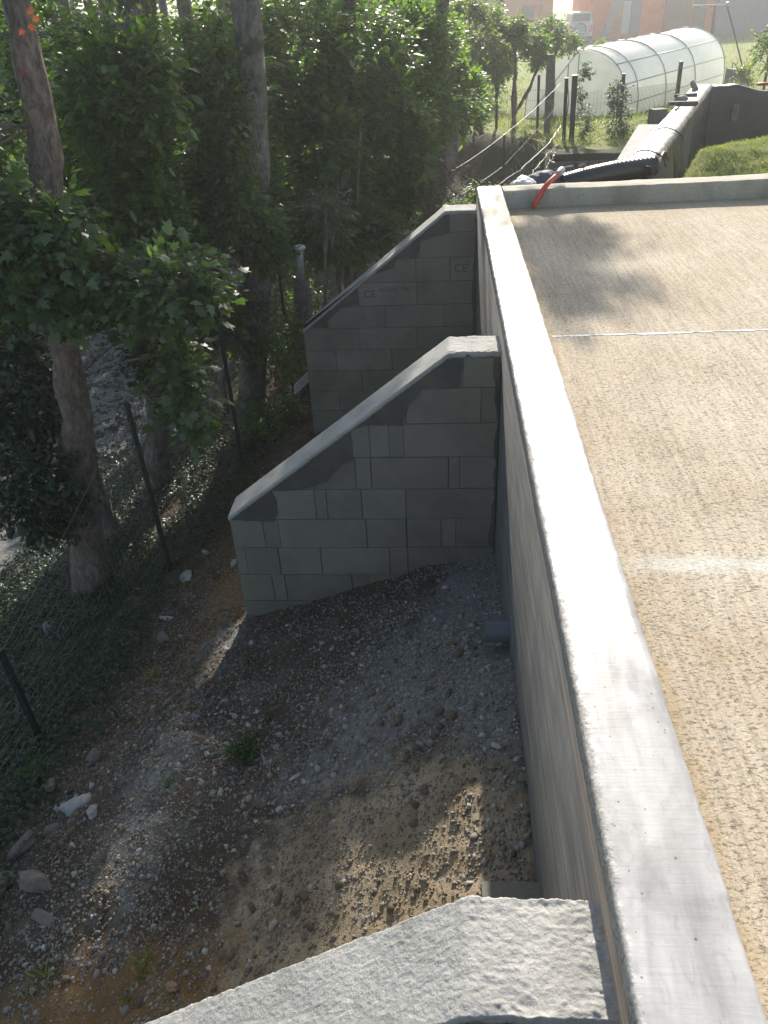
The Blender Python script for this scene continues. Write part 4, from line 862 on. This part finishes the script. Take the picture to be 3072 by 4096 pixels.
panel_wire('wire_rack', 'small pale wire rack lying at the outer foot of the far buttress', (-1.47, 7.15, -1.97), (-1.31, 7.25, -1.85), .07, 9, 2, simple('white_wire', (.6, .6, .6), .5, 0, bs=0), .007, (0, .08))
# barbed strands rising from the ditch to the fence
def strand(label, pts, r, seed):
    r_ = np.random.default_rng(seed); c = curve(pts, 30); c[1:-1] += r_.normal(size=(28, 3))*.006; mb = MB(); mb.tube([tuple(p) for p in c], r, 5)
    for p in c[1::2]: mb.beam(tuple(p), tuple(p+r_.normal(size=3)*.025), .003, .003)
    return tag(mb.build('wire_strand', MT['wire']), label, 'wire')
strand('longest barbed wire strand rising from the sack to the garden posts', [(.35, 7.6, -.25), (.75, 8.6, -.25), (1.25, 10, -.2), (1.75, 12.6, -.35)], .005, 1)
strand('short wire strand below the longest barbed one', [(1.05, 9.6, -.42), (1.28, 10.4, -.4), (1.5, 11, -.35)], .004, 2)
strand('lowest short wire strand above the black cloth', [(1.0, 8.2, -.2), (1.08, 8.5, -.15), (1.2, 8.9, -.1)], .004, 3)
strand('loose wire lying across the top of the far buttress from the fence', [(-.9, 8.0, -.82), (-.4, 8.0, -.6), (.1, 8.0, -.33), (.3, 8.0, -.2)], .003, 4)

# ------------------------------------------------------------------ beyond the end wall: ducting, sack, panels
t = thing('red_duct_pipe', 'red plastic pipe with grey taped end leaning over the low wall', 'pipe', (.72, 6.5, -.13))
pb, pc = Vector((.93, 6.76, .075)), Vector((.985, 6.85, .10))
adopt(t, MB().tube([tuple(p) for p in curve([(.735, 6.535, -.115), (.785, 6.568, -.03), (.84, 6.62, .04), (.93, 6.76, .075)], 12)], .02, 16).build('duct', MT['redpipe'], smooth=True))
adopt(t, MB().tube([pb, pb.lerp(pc, .3), pc], [.024, .026, .029], 12).build('taped_end', MT['tape'], smooth=True))
cp = curve([(1.02, 7.10, -.06), (1.25, 7.2, -.03), (1.5, 7.3, -.01), (1.85, 7.42, -.0)], 56); mb = MB(); R_ = []
n = 18
dirs = np.gradient(cp, axis=0); dirs = unit(dirs)
for k, p in enumerate(cp):
    u = unit(np.cross(dirs[k], [0, 0, 1.])); v_ = np.cross(u, dirs[k]); r = .078+(.008 if k % 2 else -.007)
    R_.append([p+(u*math.cos(q)+v_*math.sin(q))*r for q in np.linspace(0, 2*math.pi, n, endpoint=False)])
V, F = loft(np.array(R_)); tag(mesh_obj('corrugated_pipe', V, F, MT['blackpl']), 'black corrugated drainage pipe lying behind the low end wall', 'pipe')
def crumple(name, label, cat, c, r, m, seed, sub=3):
    v, f = ico(sub); v = v*(1+.35*fbm(v, 1.6, 4, seed)+.12*np.abs(fbm(v, 5, 3, seed+3)))[:, None]*np.array(r)+np.array(c)
    return tag(mesh_obj(name, v, f, m), label, cat)
crumple('plastic_sack', 'crumpled pale plastic sack just behind the wall corner', 'sack', (.70, 7.05, -.05), (.10, .11, .075), MT['tarpw'], 3)
crumple('dark_cloth', 'crumpled dark blue-grey sheet between the sack and the corrugated pipe', 'cloth', (.88, 7.2, -.07), (.17, .14, .10), MT['tarpd'], 5)
tag(MB().add([(1.0, 7.16, .06), (1.13, 7.2, .07), (1.12, 7.3, .05), (.98, 7.3, .03), (1.0, 7.16, .05), (1.13, 7.2, .055), (1.12, 7.3, .04), (.98, 7.3, .02)], [(0, 1, 2, 3), (7, 6, 5, 4), (0, 4, 5, 1), (1, 5, 6, 2), (2, 6, 7, 3), (3, 7, 4, 0)]).build('slate_piece', MT['greypanel']), 'grey slate scrap lying at the end of the corrugated pipe', 'slate')
rock('stone', 'small brown stone sitting on top of the corrugated pipe', 1.22, 7.24, .025, MT['rockbrown'], 41, (1.3, .8, .7)).location = (1.21, 7.22, .06)
# membrane-wrapped wall A and B
wa = thing('membrane_wall', 'concrete wall wrapped in shiny black membrane running up to the garden corner', 'wall', (2.5, 9.5, -.8))
def sheetwall(p, q, th, z0, z1, zb, n, seed, bump_=.02):
    p = np.array(p, float); q = np.array(q, float); d = (q-p)/np.linalg.norm(q-p); nr = np.array([-d[1], d[0]])
    R_ = []
    for k in range(n):
        u_ = k/(n-1); c = p+(q-p)*u_; zt_ = z0+(z1-z0)*u_
        ring = [(-th/2, zb), (-th/2, (zb+zt_)/2), (-th/2, zt_-.06), (-th/2+.01, zt_-.01)]+[(s_, zt_+.004) for s_ in np.linspace(-th/2+.03, th/2-.03, 6)]+[(th/2-.01, zt_-.01), (th/2, zt_-.06), (th/2, (zb+zt_)/2), (th/2, zb)]
        R_.append([(c[0]+nr[0]*s_, c[1]+nr[1]*s_, z_) for s_, z_ in ring])
    R_ = np.array(R_); nn = fbm(R_, 6, 4, seed); R_[:, :, 2] += bump_*nn; R_[:, :, 0] += bump_*.6*fbm(R_, 5, 4, seed+2); R_[:, :, 1] += bump_*.6*fbm(R_, 5, 4, seed+4)
    return loft(R_)
Aq = lambda s_: (1.73+.33*0+(3.87-1.73)*s_-.04, 7.25+5.8*s_)
Vm, Fm = sheetwall((1.66, 7.28), (3.80, 13.05), .26, .02, .03, -1.3, 90, 3, .018)
adopt(wa, mesh_obj('concrete_core', *sheetwall((1.675, 7.27), (2.95, 10.7), .245, -.055, -.055, -1.35, 30, 5, .004), MT['smear']))
# membrane hangs over the top and only part way down the lawn side near the front
p, q = np.array([1.67, 7.30]), np.array([3.80, 13.05]); d = (q-p)/np.linalg.norm(q-p); nr = np.array([d[1], -d[0]])
R_ = []
for k in range(120):
    u_ = k/119; c = p+(q-p)*u_; zt_ = .02+.02*u_; hang = .05+.9*sst(.12, .62, u_)+.05*math.sin(u_*40)
    ring = [(-.14, -1.3+1.15*sst(.25, .0, u_)), (-.14, zt_-.1), (-.135, zt_-.01)]+[(s_, zt_+.012) for s_ in np.linspace(-.11, .11, 7)]+[(.135, zt_-.01), (.14, zt_-.04), (.142, zt_-hang*.5), (.143, zt_-hang), (.137, zt_-hang), (.134, zt_-hang*.5), (.132, zt_-.03), (.12, zt_-.008), (-.12, zt_-.008), (-.134, zt_-.03), (-.134, -1.3+1.15*sst(.25, .0, u_))]
    R_.append([(c[0]+nr[0]*s_, c[1]+nr[1]*s_, z_) for s_, z_ in ring])
R_ = np.array(R_); dsp = .012*fbm(R_*[1, .5, 1], 5, 4, 9); R_[:, :, 2] += dsp; R_[:, :, 0] += .010*fbm(R_, 6, 4, 12)
adopt(wa, mesh_obj('membrane', *loft(R_), MT['membrane'], smooth=True))
wb = thing('membrane_wall', 'dark membrane-covered wall facing the camera at the right behind the lawn', 'wall', (5.2, 13, -.8))
R_ = []
for k in range(110):
    u_ = k/109; x = 3.78+u_*4.2; zt_ = .03-.10*sst(.1, .22, u_)-.01*math.sin(u_*30)
    y = 12.98
    ring = [(y, -1.3), (y, -.6), (y+.002, -.2), (y, zt_-.03), (y+.02, zt_)]+[(y+s_, zt_+.006) for s_ in np.linspace(.05, .22, 4)]+[(y+.25, zt_-.02), (y+.26, -1.3)]
    R_.append([(x, a_, b_) for a_, b_ in ring])
R_ = np.array(R_); R_[:, :, 1] += .03*fbm(R_*[1, 1, .4], 2.2, 4, 9)*(R_[:, :, 2] > -1.2); R_[:, :, 2] += .02*fbm(R_, 4, 3, 19)
adopt(wb, mesh_obj('membrane', *loft(R_), MT['membrane'], smooth=True))
for (x, z, s_) in ((4.28, -.32, .06), (5.2, -.2, .05)):
    adopt(wb, MB().box(x-.045, x+.045, 12.90, 12.935, z-.11, z+.11, 0).build('batten', MT['timber']))
def blk(name, label, x, y, z, l, w__, h_, rz, m, cat='block'):
    o = MB().box(-l/2, l/2, -w__/2, w__/2, 0, h_).build(name, m); o.location = (x, y, z); o.rotation_euler = (0, 0, rz); return tag(o, label, cat)
blk('plank', 'weathered board laid across the membrane wall, nearer of the two boards', 2.98, 10.95, .045, .34, .09, .04, -.15, MT['timber'], 'board')
blk('plank', 'weathered board laid across the membrane wall, farther of the two boards', 3.22, 11.75, .045, .28, .08, .035, .2, MT['timber'], 'board')
blk('rubble_block', 'grey block standing on the garden side of the membrane wall, dark front', 2.52, 10.25, -.1, .16, .14, .2, .2, MT['block'])
rock('rock', 'rounded pale boulder on the membrane wall near the corner', 3.45, 12.4, .1, MT['rock'], 51).location = (3.50, 12.42, .09)
rock('rock', 'grey boulder holding down the membrane between the boards', 3.1, 11.3, .06, MT['rock'], 52).location = (3.08, 11.35, .07)
rock('rock', 'angular stone at the middle of the membrane wall top', 2.75, 10.4, .05, MT['rock'], 53).location = (2.80, 10.5, .06)
rock('rock', 'pale stone hanging on the lawn side edge of the membrane wall', 2.3, 8.9, .045, MT['rock'], 54, (.7, .7, 1.1)).location = (2.40, 8.95, -.03)
rock('rock', 'small pale stone at the near end of the membrane wall', 1.9, 7.75, .028, MT['rock'], 55).location = (1.96, 7.75, .04)
for lab, y0 in (('wire loop hooked over the near end of the membrane wall', 7.75), ('wire loop hooked over the middle of the membrane wall', 9.0)):
    xa = 1.67+.3704*(y0-7.3); c = curve([(xa-.15, y0+.05, -.12), (xa-.10, y0, .07), (xa+.02, y0-.05, .09), (xa+.15, y0-.12, .03), (xa+.17, y0-.12, -.05)], 14)
    tag(MB().tube([tuple(p) for p in c], .006, 6).build('wire_loop', MT['metal_dark'], smooth=True), lab, 'wire')
tag(MB().add([(1.70, 8.35, -.5), (1.72, 8.35, -.10), (2.16, 9.55, .04), (2.14, 9.55, -.45), (1.92, 8.28, -.5), (1.94, 8.28, -.09), (2.37, 9.50, .04), (2.35, 9.5, -.45)],
             [(0, 1, 2, 3), (7, 6, 5, 4), (0, 4, 5, 1), (1, 5, 6, 2), (2, 6, 7, 3), (3, 7, 4, 0)]).build('grey_panel', MT['greypanel']), 'smooth grey sloping panel propped on the garden side of the membrane wall', 'panel')
tag(MB().box(1.45, 1.78, 7.55, 7.75, -.05, -.03, .2).build('flat_panel', MT['greypanel']), 'thin pale sheet lying flat just behind the corrugated pipe', 'panel')
c = []
for k in range(60):
    q = k/59*math.pi*2.6; c.append((4.78+.26*math.cos(q)+k*.004, 13.12+.12*math.sin(q), -.02+.0015*k))
tag(MB().tube(c, .022, 8).build('hose', MT['redpipe'], smooth=True), 'orange-red hose coiled on top of the dark membrane wall', 'hose')

# dark stone wall below the garden posts
sw = thing('stone_wall', 'low dark dry-stone wall in shade under the garden fence posts', 'wall', (2.3, 12.6, -.9)); rs = random.Random(4)
for k in range(5):
    x = 1.62; z = -1.5+k*.135
    while x < 3.25:
        l = rs.uniform(.16, .42); y0 = 12.60+rs.uniform(-.03, .02); z1 = z+.135-rs.uniform(.006, .016)
        V, F = block_mesh([(x+.006, z), (x+l-.006, z+rs.uniform(0, .01)), (x+l-.008, z1), (x+.008, z1-rs.uniform(0, .012))], y0, 12.9, .012)
        adopt(sw, mesh_obj('stone', V, F, MT['rockdark'])); x += l
# ------------------------------------------------------------------ garden fence posts (measured tops)
gp = [(1.85, 16.44, -.03, .045, 'thin dark garden post at the left corner of the polytunnel'), (1.99, 16.09, .31, .11, 'thick weathered wooden post standing at the left corner of the polytunnel'),
      (2.07, 14.44, .08, .05, 'left slim post of the close pair before the polytunnel'), (2.17, 14.25, .13, .075, 'right thicker post of the close pair before the polytunnel'),
      (3.02, 14.69, .08, .05, 'dark post rising out of the bushy climber before the polytunnel'), (4.57, 17.21, .02, .065, 'dark post standing by the membrane wall before the polytunnel'),
      (1.16, 17.66, .02, .05, 'dark post among the bright bushes left of the polytunnel'), (.78, 18.1, -.05, .045, 'farthest left dark post at the bank top')]
for x, y, zt_, r_, lab in gp:
    z0 = Hf(x, y); t = thing('garden_post', lab, 'post', (x, y, z0)); m = MT['timber'] if r_ > .1 else MT['metal_dark']
    adopt(t, MB().beam((x, y, z0-.2), (x-.03, y, zt_), r_, r_).build('shaft', m))
    adopt(t, MB().beam((x-.03, y, zt_), (x-.03, y, zt_+.015), r_*1.12, r_*1.12).build('post_cap', m))
t = thing('garden_fence', 'wire netting strung between the dark garden posts', 'fence', (2.5, 14.6, -.8))
mw = MB(); ln = [(.78, 18.1), (1.16, 17.66), (1.85, 16.44), (2.07, 14.44), (2.17, 14.25), (3.02, 14.69), (4.57, 17.21)]
for k in range(len(ln)-1):
    a, b = np.array(ln[k]), np.array(ln[k+1]); L = np.linalg.norm(b-a); n = max(2, int(L/.07)); z0, z1 = Hf(*a), Hf(*b)
    for s_ in range(n): p = a+(b-a)*s_/n; z = z0+(z1-z0)*s_/n; mw.beam((p[0], p[1], z), (p[0], p[1], z+.72), .003, .003)
    for j in range(5): mw.beam((a[0], a[1], z0+.02+.17*j), (b[0], b[1], z1+.02+.17*j), .003, .003)
w_ = mw.build('wire_mesh', MT['darkwire']); w_['kind'] = 'stuff'; adopt(t, w_)
# climbers, bushes and fruit trees of the garden
plant('climbing_plant', 'slender climbing plant column in front of the polytunnel end', 'plant', [(2.15, 14.9, -.9), (2.16, 14.9, -.3), (2.12, 14.9, .25)], (.012, .008),
      [(2.40, 14.6, -.55, .15, .14, .32, 1.3), (2.37, 14.6, -.05, .13, .12, .28, 1), (2.34, 14.6, .2, .07, .08, .12, .3)], ntw=260, lpt=6, size=.036, mat='weed', seed=81, tl=.13, limbs=False, stem_name='stem', crown_name='leaves')
plant('climbing_plant', 'dense dark climber mound around the post before the polytunnel', 'plant', [(2.9, 14.5, -.9), (2.9, 14.5, -.4), (2.88, 14.5, 0)], (.015, .01),
      [(2.95, 14.45, -.6, .26, .2, .26, 1.5), (2.9, 14.45, -.2, .18, .16, .24, 1)], ntw=420, lpt=6, size=.036, mat='weed', seed=82, tl=.14, limbs=False, stem_name='stem', crown_name='leaves')
plant('shrub', 'bright yellow-green shrub in front of the polytunnel by the membrane wall', 'shrub', None, (0, 0), [(3.55, 14.0, -.55, .30, .2, .16, 1), (3.75, 14.0, -.45, .2, .16, .14, .5)], ntw=260, lpt=6, size=.045, mat='yellow', seed=83, tl=.14)
plant('fruit_tree', 'small forked fruit tree with bright leaves left of the polytunnel', 'tree', [(1.5, 17.3, -1.05), (1.47, 17.3, -.45), (1.45, 17.3, 0), (1.4, 17.3, .5)], (.06, .03),
      [(1.35, 17.3, .6, .36, .35, .3, 1.4), (1.8, 17.4, .42, .3, .3, .2, .9), (1.15, 17.2, .15, .3, .3, .22, .8), (1.95, 17.5, .12, .2, .25, .15, .4), (1.05, 17.2, .8, .3, .3, .25, .7)],
      ntw=1250, lpt=7, size=.06, mat='bright', bark='bark', seed=84, tl=.22, extra_trunks=[([(1.5, 17.3, -.75), (1.75, 17.3, -.3), (1.95, 17.35, .2)], (.03, .018))])
plant('fruit_tree', 'bright sunlit bushy tree at the woodland edge, left of the forked one', 'tree', [(.8, 16.4, -.95), (.78, 16.4, -.2), (.75, 16.4, .4)], (.04, .02),
      [(.78, 16.2, .35, .42, .3, .36, 1.6), (.55, 16.4, .9, .42, .3, .36, 1.4), (.35, 16.0, .2, .35, .3, .4, 1), (.9, 16.3, -.05, .25, .25, .22, .6), (.6, 15.8, -.2, .2, .2, .2, .5)], ntw=1250, lpt=7, size=.058, mat='yellow', bark='bark', seed=85, tl=.2)
plant('fruit_tree', 'rounded fruit tree before the left part of the orange house', 'tree', [(2.6, 20.5, -1.3), (2.6, 20.5, -.2), (2.6, 20.5, .4)], (.06, .03),
      [(2.4, 20.5, .45, .45, .4, .35, 1), (2.8, 20.5, .25, .35, .4, .25, .7)], ntw=520, lpt=7, size=.06, mat='bright', bark='bark', seed=86, tl=.24)
plant('shrub', 'low bush with yellow flowers on the driveway edge below the car', 'shrub', None, (0, 0), [(5.5, 31, -.55, .3, .3, .35, 1), (6.4, 31, -.55, .4, .3, .3, 1)], ntw=220, lpt=6, size=.09, mat='yellow', seed=87, tl=.2)
plant('shrub', 'small bush just showing above the ridge of the polytunnel', 'shrub', None, (0, 0), [(8.6, 33, -.9, .5, .3, .3, 1)], ntw=90, lpt=6, size=.09, mat='bright', seed=88, tl=.2)
plant('young_tree', 'young tree with thin trunk on the lawn at the right photo edge', 'tree', [(6.2, 17.2, -1.0), (6.15, 17.2, -.3), (6.1, 17.2, .3)], (.03, .015),
      [(6.05, 17.1, .15, .33, .3, .35, 1.3), (6.35, 17.3, .45, .3, .3, .25, 1)], ntw=300, lpt=7, size=.055, mat='bright', bark='bark', seed=89, tl=.2)
plant('young_tree', 'smallest sapling with sparse leaves between block and young tree', 'tree', [(5.5, 16.6, -1.0), (5.47, 16.6, -.5), (5.45, 16.6, -.1)], (.015, .008), [(5.5, 16.6, -.25, .2, .2, .25, 1)], ntw=80, lpt=6, size=.045, mat='yellow', bark='bark', seed=90, tl=.15)
for k, (x, y) in enumerate([(2.17, 7.9), (2.30, 8.0), (2.40, 8.08)]):
    z = Hf(x, y)+.02; t = thing('dandelion', ['leftmost and shortest', 'middle', 'rightmost and tallest'][k]+' of three dandelion clocks against the dark membrane', 'flower', (x, y, z)); h_ = .10+.03*k
    adopt(t, MB().tube([(x, y, z-.05), (x+.005, y, z+h_)], .002, 5).build('stem', MT['weed'])); v, f = ico(1)
    adopt(t, mesh_obj('seed_head', v*.012+np.array((x+.005, y, z+h_)), f, simple('seed_fluff', (.6, .6, .58), .9)))
# ------------------------------------------------------------------ polytunnel
mp_, tt_, bb_ = newmat('milky_polythene'); v0 = coords(tt_)
tt_.links.new(ramp(tt_, noise(tt_, v0, 1.6, 4), [(.3, (.78, .8, .79)), (.7, (.9, .9, .9))]), bb_.inputs['Base Color']); bb_.inputs['Roughness'].default_value = .24; bb_.inputs['Coat Weight'].default_value = .5; bb_.inputs['Coat Roughness'].default_value = .2
tr = N_(tt_, 'ShaderNodeBsdfTranslucent'); tr.inputs[0].default_value = (.95, .96, .94, 1); tp = N_(tt_, 'ShaderNodeBsdfTransparent'); tp.inputs[0].default_value = (.95, .96, .95, 1)
m1 = N_(tt_, 'ShaderNodeMixShader'); m1.inputs[0].default_value = .4; m2 = N_(tt_, 'ShaderNodeMixShader')
tt_.links.new(ramp(tt_, noise(tt_, v0, 2.2, 4), [(.35, g3(.03)), (.7, g3(.14))]), m2.inputs[0])
tt_.links.new(bb_.outputs[0], m1.inputs[1]); tt_.links.new(tr.outputs[0], m1.inputs[2]); tt_.links.new(m1.outputs[0], m2.inputs[1]); tt_.links.new(tp.outputs[0], m2.inputs[2])
tt_.links.new(m2.outputs[0], tt_.nodes['Material Output'].inputs['Surface']); bump(tt_, bb_, noise(tt_, v0, 5, 4), .3, .012)
Rb = np.array([4.48, 21.35]); Lb = np.array([2.13, 21.75]); ax = np.array([3.75, 5.05]); wv = Lb-Rb; zg = -1.42
def arch(u_, n=19, ex=0.0, hh=1.47):
    c0 = Rb+ax*u_; P = []
    for k in range(n):
        q = math.pi*k/(n-1); s_ = .5-.5*math.cos(q)*(1+ex); P.append((*(c0+wv*s_), zg+.1*u_+hh*(abs(math.sin(q))**.72)+ex*.3))
    return P
pt = thing('polytunnel', 'translucent white polytunnel greenhouse with curved hoops', 'greenhouse', (4, 23, zg))
hoops = [0, .10, .36, .66, 1.0]
R_ = np.array([arch(u_) for u_ in np.linspace(0, 1, 30)]); nn = R_.shape[1]
R_[:, :, 2] += .012*fbm(R_, 3, 3, 4)
Vp = R_.reshape(-1, 3); i, j = np.meshgrid(np.arange(29), np.arange(nn-1), indexing='ij'); a = (i*nn+j).ravel(); Fp = np.stack([a, a+1, a+nn+1, a+nn], -1)
adopt(pt, mesh_obj('cover', Vp, Fp, mp_, smooth=True))
for u_ in (0.0, 1.0):
    P = arch(u_); adopt(pt, mesh_obj('end_sheet', P, [tuple(range(len(P)))], mp_))
for u_ in hoops:
    P = arch(u_, 19, .012, 1.485); adopt(pt, MB().tube(P, .014, 6).build('hoop', MT['galv'], smooth=True))
def arch_pt(u_, deg):
    q = math.radians(deg); c0 = Rb+ax*u_; return (*(c0+wv*(.5-.5*math.cos(q)*1.012)), zg+.1*u_+1.485*math.sin(q)**.72)
for kk in (44, 21.5, 6):
    adopt(pt, MB().tube([arch_pt(0, kk), arch_pt(1, kk)], .013, 6).build('side_rail', MT['galv'], smooth=True))
P = arch(0); adopt(pt, MB().tube([P[-1], P[9]], .012, 5).build('end_brace', MT['galv'])); adopt(pt, MB().tube([(Rb[0]*.5+Lb[0]*.5, Rb[1]*.5+Lb[1]*.5-.02, zg), (Rb[0]*.5+Lb[0]*.5, Rb[1]*.5+Lb[1]*.5-.02, zg+1.4)], .015, 5).build('door_post', MT['galv']))
blk('concrete_block', 'grey concrete block standing upright at the far end of the polytunnel', 7.05, 21.6, -1.35, .42, .4, .85, .1, MT['block'])
# ------------------------------------------------------------------ clothes-line post
t = thing('clothes_post', 'white-topped clothes line post on the shaded lawn before the house', 'post', (9.0, 32, -1.6))
adopt(t, MB().tube([(8.55, 32, .53), (9.72, 32, .51)], .035, 8).build('crossbar', MT['galv'])); adopt(t, MB().tube([(9.69, 32, .5), (10.1, 31.9, -.4), (10.56, 31.8, -1.45)], .025, 7).build('stay', MT['metal_dark']))
adopt(t, MB().tube([(9.3, 32, .5), (9.35, 32, -1.7)], .03, 7).build('pole', MT['timber'])); v, f = ico(1); adopt(t, mesh_obj('knob', v*.09+np.array((9.72, 32, .52)), f, MT['galv']))
# ------------------------------------------------------------------ houses
MT['orange'] = simple('orange_render', (.72, .16, .035), .9, 0, .12, 2, .1); MT['pink'] = simple('faded_pink_render', (.55, .21, .1), .9, 0, .12, 2, .1)
MT['glass'] = simple('dark_window_glass', (.05, .05, .06), .1, 0, bs=0); MT['roof'] = simple('terracotta_roof', (.25, .1, .06), .8); MT['white'] = simple('white_painted_wood', (.55, .55, .53), .6, 0, .05, bs=0)
MT['greywall'] = simple('grey_render', (.17, .18, .2), .9, 0, .1, 2, .1); MT['brownw'] = simple('brown_wood_door', (.16, .095, .06), .7, 0, .15, 3)
zb_ = -2.4
def house(name, label, x0, x1, y0, y1, zt_, m, parts):
    t = thing(name, label, 'house', ((x0+x1)/2, y0, zb_)); adopt(t, MB().box(x0, x1, y0, y1, zb_, zt_).build('wall', m))
    adopt(t, MB().add([(x0-.5, y0-.6, zt_-.05), (x1+.5, y0-.6, zt_-.05), (x1+.5, y1+.5, zt_-.05), (x0-.5, y1+.5, zt_-.05), (x0-.5, (y0+y1)/2, zt_+1.8), (x1+.5, (y0+y1)/2, zt_+1.8)], [(0, 1, 5, 4), (2, 3, 4, 5), (0, 4, 3), (1, 2, 5), (3, 2, 1, 0)]).build('roof', MT['roof']))
    for nm, a, b, c, d, y_, mm in parts:
        o = MB().box(a, b, y_-.05, y_+.001, c, d).build(nm, MT[mm] if isinstance(mm, str) else mm); adopt(t, o)
        if nm == 'window':
            adopt(t, o); fr = MB().box(a-.08, a, y_-.09, y_+.0, c-.08, d+.08).box(b, b+.08, y_-.09, y_, c-.08, d+.08).box(a, b, y_-.09, y_, d, d+.08).box(a, b, y_-.09, y_, c-.08, c).build('frame', MT['brownw']); fr.parent = o
            adopt(o, fr)
    return t
house('house', 'faded pink-orange house with one small window behind the fruit trees', 2.2, 7.3, 60, 68, 3.2, MT['pink'],
      [('window', 5.4, 6.0, -.5, .25, 60, 'glass'), ('drainpipe', 6.46, 6.56, -2, 3.1, 60, 'brownw')])
house('house', 'long orange house with white door, brown bays and grey wing at top right', 9.8, 17.4, 60, 69, 3.4, MT['orange'],
      [('pale_panel', 10.9, 11.7, -2, 3, 59.97, 'pink'), ('door', 11.72, 12.2, -1.5, .3, 59.95, 'white'), ('dark_recess', 12.25, 12.85, -1.6, .4, 59.95, 'greywall'), ('drainpipe', 14.3, 14.42, -2.2, 3.3, 59.9, 'brownw'),
       ('garage_bay', 14.5, 16.0, -2.2, 2.2, 59.96, 'brownw'), ('timber_door', 16.15, 16.9, -2.2, 1.4, 59.94, 'timber')])
house('house', 'blue-grey rendered building at the far right behind the lawn', 17.5, 27, 59.5, 68, 3.0, MT['greywall'], [('plinth', 17.5, 27, -2.3, -2.0, 59.5, 'block')])
# diagonal stair beam
t = thing('staircase', 'diagonal grey outdoor stair against the orange house beside the car', 'staircase', (10.6, 59, -1.9))
adopt(t, MB().beam((10.3, 58.6, -1.8), (11.5, 58.6, 1.2), .25, .35).build('stringer', MT['greypanel']))
for k in range(9): adopt(t, MB().box(10.3+.13*k, 10.55+.13*k, 58.7, 59.6, -1.7+.32*k, -1.64+.32*k).build('tread', MT['greypanel']))
# driveway
struct(MB().add([(7.3, 44, -1.66), (11.5, 44, -1.66), (14.5, 59.4, -1.80), (7.4, 59.4, -1.79)], [(0, 1, 2, 3)]).build('driveway', simple('pale_gravel_drive', (.33, .3, .26), .95, 0, .15, 1.5)))
# parked car seen from behind
MT['carw'] = simple('white_car_paint', (.5, .5, .5), .3, 0, .02, bs=0); MT['tyre'] = simple('tyre_rubber', (.03, .03, .03), .8, 0, bs=0); MT['carred'] = simple('red_tail_lamp', (.6, .06, .03), .3, 0, bs=0)
ct = thing('parked_car', 'white off-road car seen from behind with spare wheel on its tailgate', 'car', (8.65, 57.5, -1.78))
def prof(y0, y1, pts): # x-z profile extruded in y
    n = len(pts); V = [(x, y0, z) for x, z in pts]+[(x, y1, z) for x, z in pts]; return V, [tuple(range(n)), tuple(range(n, 2*n))[::-1]]+[(i, i+n, (i+1) % n+n, (i+1) % n) for i in range(n)]
x0, x1 = 7.95, 9.35
adopt(ct, mesh_obj('body', *prof(56.6, 60.0-.7, [(x0, -1.5), (x1, -1.5), (x1+.02, -1.1), (x1, -.65), (x0, -.65), (x0-.02, -1.1)]), MT['carw']))
adopt(ct, mesh_obj('cabin', *prof(56.65, 58.9, [(x0+.03, -.65), (x1-.03, -.65), (x1-.12, -.2), (x1-.2, -.1), (x0+.2, -.1), (x0+.12, -.2)]), MT['carw']))
adopt(ct, MB().box(x0+.2, x1-.2, 56.6, 56.65, -.58, -.2).build('rear_window', MT['glass'])); adopt(ct, MB().box(x0-.02, x1+.02, 56.45, 56.6, -1.55, -1.38).build('bumper', MT['tyre']))
for x in (x0+.03, x1-.17): adopt(ct, MB().box(x, x+.14, 56.56, 56.61, -1.15, -.8).build('tail_lamp', MT['carred']))
wl = MB().tube([(8.6, 56.38, -.98), (8.6, 56.6, -.98)], .33, 20).build('spare_wheel', MT['tyre'], smooth=False); adopt(ct, wl)
cv = MB().tube([(8.6, 56.36, -.98), (8.6, 56.379, -.98)], .28, 20).build('wheel_cover', MT['greypanel']); cv.parent = wl; adopt(wl, cv)
for x in (x0+.02, x1-.22):
    for y in (57.2, 58.6): adopt(ct, MB().tube([(x, y, -1.48), (x+.2, y, -1.48)], .31, 16).build('wheel', MT['tyre']))

# ------------------------------------------------------------------ air
hm, ht, hb = newmat('thin_haze'); pv = ht.nodes.new('ShaderNodeVolumePrincipled'); pv.inputs['Density'].default_value = .0024; pv.inputs['Color'].default_value = (.92, .95, 1, 1); pv.inputs['Anisotropy'].default_value = .55
ht.nodes.remove(hb); ht.links.new(pv.outputs[0], ht.nodes['Material Output'].inputs['Volume'])
hz = MB().box(-170, 170, -20, 410, -12, 12).build('haze', hm); hz['kind'] = 'stuff'
